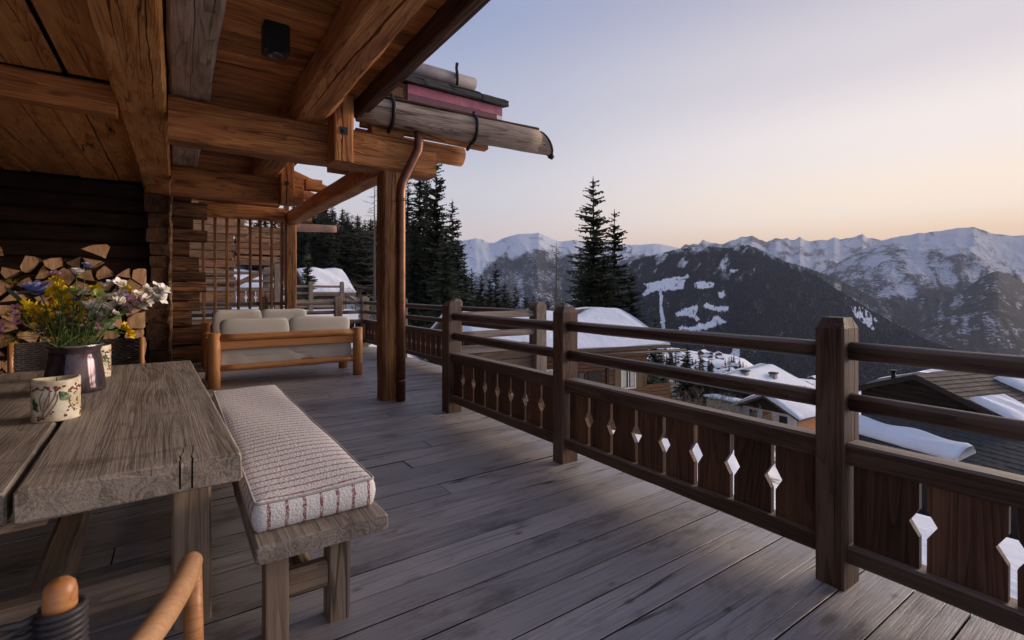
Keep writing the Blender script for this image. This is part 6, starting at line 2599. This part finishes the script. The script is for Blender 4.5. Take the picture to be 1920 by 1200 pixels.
for sg in (-1, 1):
    vb2 = timber('verge_board', MC @ Vector((-5.32, 0, 6.10)), MC @ Vector((-5.32, sg * 4.0, 6.10 - 4.0 * k)), .05, .26, W_DARKCHALET, hC, seed=sg)
# lean-to with slate roof and a slab of sliding snow
LX0, LX1, LZ0, LZ1 = -9.7, -4.6, 3.36, 4.50
lw = MB()
lw.box(LX0 + .6, LX1, -8.6, .8, -4, 3.4, MC)
lw.obj('lean_to_wall', W_DARKCHALET, hC)
lr = MB()
vs = [(LX1, -9.2, LZ1), (LX1, 1.3, LZ1), (LX0, 1.3, LZ0), (LX0, -9.2, LZ0)]
lr.add([MC @ Vector(p) for p in vs + [(a, b, c + .12) for a, b, c in vs]], [(0, 1, 2, 3), (7, 6, 5, 4), (0, 4, 5, 1), (1, 5, 6, 2), (2, 6, 7, 3), (3, 7, 4, 0)])
lroof = lr.obj('lean_to_roof', M_SLATE, hC)
sk = (LZ1 - LZ0) / (LX1 - LX0)
sm_ = timber_mesh(.40, .42, .022, rough=.004, bevel=.006, seg=2, seed=9)
cnt = 0
for row in range(14):
    x = LX0 + .16 + row * .36
    for c in range(24):
        y = -9.0 + c * .43 + (.2 if row % 2 else 0)
        if cnt >= 299 or y > 1.1:
            continue
        # only the lower courses that the railing leaves in view
        link('slate', sm_, lroof, MC @ T(x, y, LZ0 + (x - LX0) * sk + .14 + rnd.uniform(0, .012)) @ RY(-(math.atan(sk) - .045)), M_SLATE)
        cnt += 1
MS = MC @ RZ(math.pi / 2)
# snow slab: local frame with X along the eaves
snow_sheet(lroof, -4.05, 1.25, 9.25, LZ0 + (-9.25 - LX0) * sk + .14, 8.1, LZ0 + (-8.1 - LX0) * sk + .14, .42, seed=8, M=MS, nx=30, ny=7)

# village far down the slope
vr_ = random.Random(9)
vm1 = MB()
vm1.box(-4, 4, -3.5, 3.5, -2, 3.4)
vm1.add([(-4, -3.5, 3.4), (-4, 3.5, 3.4), (-4, 0, 5.0), (4, -3.5, 3.4), (4, 3.5, 3.4), (4, 0, 5.0)], [(0, 2, 1), (3, 4, 5)])
vwall = vm1.mesh((W_CHALET,))
vm2 = MB()
vm2.add([(-5, -4.6, 2.95), (5, -4.6, 2.95), (5, 0, 5.1), (-5, 0, 5.1), (5, 4.6, 2.95), (-5, 4.6, 2.95), (-5, -4.6, 3.4), (5, -4.6, 3.4), (5, 0, 5.6), (-5, 0, 5.6), (5, 4.6, 3.4), (-5, 4.6, 3.4)],
        [(3, 2, 1, 0), (5, 4, 2, 3), (6, 7, 8, 9), (9, 8, 10, 11), (0, 1, 7, 6), (5, 11, 10, 4), (0, 6, 9, 3), (3, 9, 11, 5), (1, 2, 8, 7), (2, 4, 10, 8)])
vroof = vm2.mesh((M_SNOW,))
for i in range(56):
    u = vr_.uniform(1222, 1400) if i < 48 else vr_.uniform(1505, 1540)
    t = vr_.uniform(320, 640)
    x, y = spot(u, t)
    g = float(ground_z(x, y))
    M = T(x, y, g) @ RZ(vr_.uniform(0, 3.14)) @ Matrix.Scale(vr_.uniform(.7, 1.15), 4)
    o = thing('village_house', 'tiny snow-roofed house in the village far down the slope', 'house', M, 'houses of the village below')
    link('wall', vwall, o, M)
    link('roof', vroof, o, M)

for i in range(34):
    u = vr_.uniform(1215, 1405)
    t = vr_.uniform(90, 520)
    x, y = spot(u, t)
    v0 = 545 + (EYE - float(ground_z(x, y))) * 914 / t
    tree('dark conifer standing among the far village roofs', u, t, v0 - vr_.uniform(7, 13) * 914 / t, i, vr_.uniform(.9, 1.3), group='conifers between the village houses', pool=LOWS)

# neighbour's log house and raised terrace, seen through the screen
hN = thing('log_house', 'pale log house with a raised terrace and balcony seen through the barred screen', 'house', T(1.0, 18, 0))
for j in range(20):
    z = .9 + .27 * j
    timber('wall_log', (-3.0, 18.12, z), (1.50 + (.06 if j % 2 else -.05) + (.35 if j in (9, 10, 13) else 0), 18.12, z), .24, .262, W_NEIGH, hN, rough=.010, bevel=.04, seed=700 + j)
for j in range(20):
    z = .9 + .27 * j + .13
    timber('wall_log', (1.40, 18.1, z), (1.40, 22.0, z), .24, .262, W_NEIGH, hN, rough=.010, bevel=.04, seed=730 + j)
nb_ = MB()
nb_.box(-3, 1.4, 18.3, 23, -1.5, 6.2)
nb_.obj('wall_core', W_NEIGH, hN)
nf = MB()
nf.box(1.65, 3.35, 19.4, 22.5, 2.45, 2.62)
nf_ = nf.obj('balcony', W_NEIGH, hN)
for j in range(5):
    timber('balcony_board', (1.70, 19.42, 2.78 + .2 * j), (3.30, 19.42, 2.78 + .2 * j), .05, .18, W_NEIGH, nf_, rough=.004, seed=j)
timber('balcony_post', (3.30, 19.42, 1.6), (3.30, 19.42, 4.9), .17, .17, W_NEIGH, nf_, seed=3)
for z in (2.85, 3.2, 3.55):
    timber('balcony_rail', (3.32, 19.5, z), (3.32, 22.4, z), .06, .10, W_NEIGH, nf_, seed=z)
timber('balcony_brace', (1.5, 19.5, 1.5), (3.2, 19.5, 2.45), .16, .16, W_NEIGH, nf_, seed=4)
timber('purlin', (1.3, 19.0, 5.0), (3.9, 19.0, 4.6), .3, .34, W_NEIGH, hN, seed=5)
nt = MB()
nt.box(-2.0, 2.55, 15.7, 18.0, .62, .80)
nt.obj('terrace', M_CONCRETE, hN)
nt = MB()
nt.box(-2.0, 2.50, 15.8, 18.0, -2.5, .62)
nt.obj('terrace_wall', W_NEIGH, hN)
nrl = thing('balcony_railing', 'frosted grey railing with board panel on the raised terrace behind the screen', 'railing', T(1.5, 15.8, .8))
for (x, y) in ((-1.9, 15.78), (.3, 15.78), (2.45, 15.78), (2.45, 18.0)):
    link('post', post_mesh(.2, .18, 1.38, seed=int(x * 10)), nrl, T(x, y, .8), W_RAILGREY if False else W_POSTGREY)
railing_span(nrl, (-1.9, 15.78), (.3, 15.78), z0=.8, nb=8, wb=W_NEIGH, wr=W_RAILGREY, seedk=90, simple=True)
railing_span(nrl, (.3, 15.78), (2.45, 15.78), z0=.8, nb=8, wb=W_NEIGH, wr=W_RAILGREY, seedk=91, simple=True)
railing_span(nrl, (2.45, 15.78), (2.45, 18.0), z0=.8, nb=8, wb=W_NEIGH, wr=W_RAILGREY, seedk=92, simple=True)
# stepped terrace railing and shed farther back
fr_ = thing('garden_railing', 'low grey slatted railing before the snowy shed', 'railing', T(4.6, 22, 0))
for i, xx in enumerate((3.4, 4.7, 6.0)):
    link('post', post_mesh(.16, .16, 1.25, seed=80 + i), fr_, T(xx, 22, .55), W_POSTGREY)
for z in (.72, .98, 1.30, 1.58):
    roundlog('rail', (3.4, 22, z), (6.0, 22, z), .05, W_RAILGREY, fr_, n=8, seed=z)
gd_ = MB()
gd_.box(2.6, 6.6, 21.6, 23.4, -3, .54)
struct(gd_.obj('path', M_SNOW))
xs, ys = spot(598, 30.5)
hS, MSd, wS, rS = gable_house('small brown shed with a thick white snow roof left of the pillar', xs, ys, -.4, math.radians(14), 2.1, 2.9, 1.75, 1.2, over=.35, wall=W_DARKCHALET, verge=.45, cat='shed', name='shed', snow_th=.30)
dd = MB()
dd.box(.25, .95, -1.51, -1.45, -.2, 1.5, MSd)
dd.obj('door', M_ORANGEWOOD, hS)
# neighbour's gutter end and log end right of the far post
gx, gy = 2.75, 14.6
gn = hN
roundlog('gutter', (2.45, 15.0, 3.20), (3.88, 14.8, 3.22), .13, M_COPPERGREY, gn, seed=5, r1=.10)
timber('eaves_log', (2.2, 15.1, 3.50), (3.22, 14.95, 3.50), .3, .22, W_BEAM, gn, seed=6)
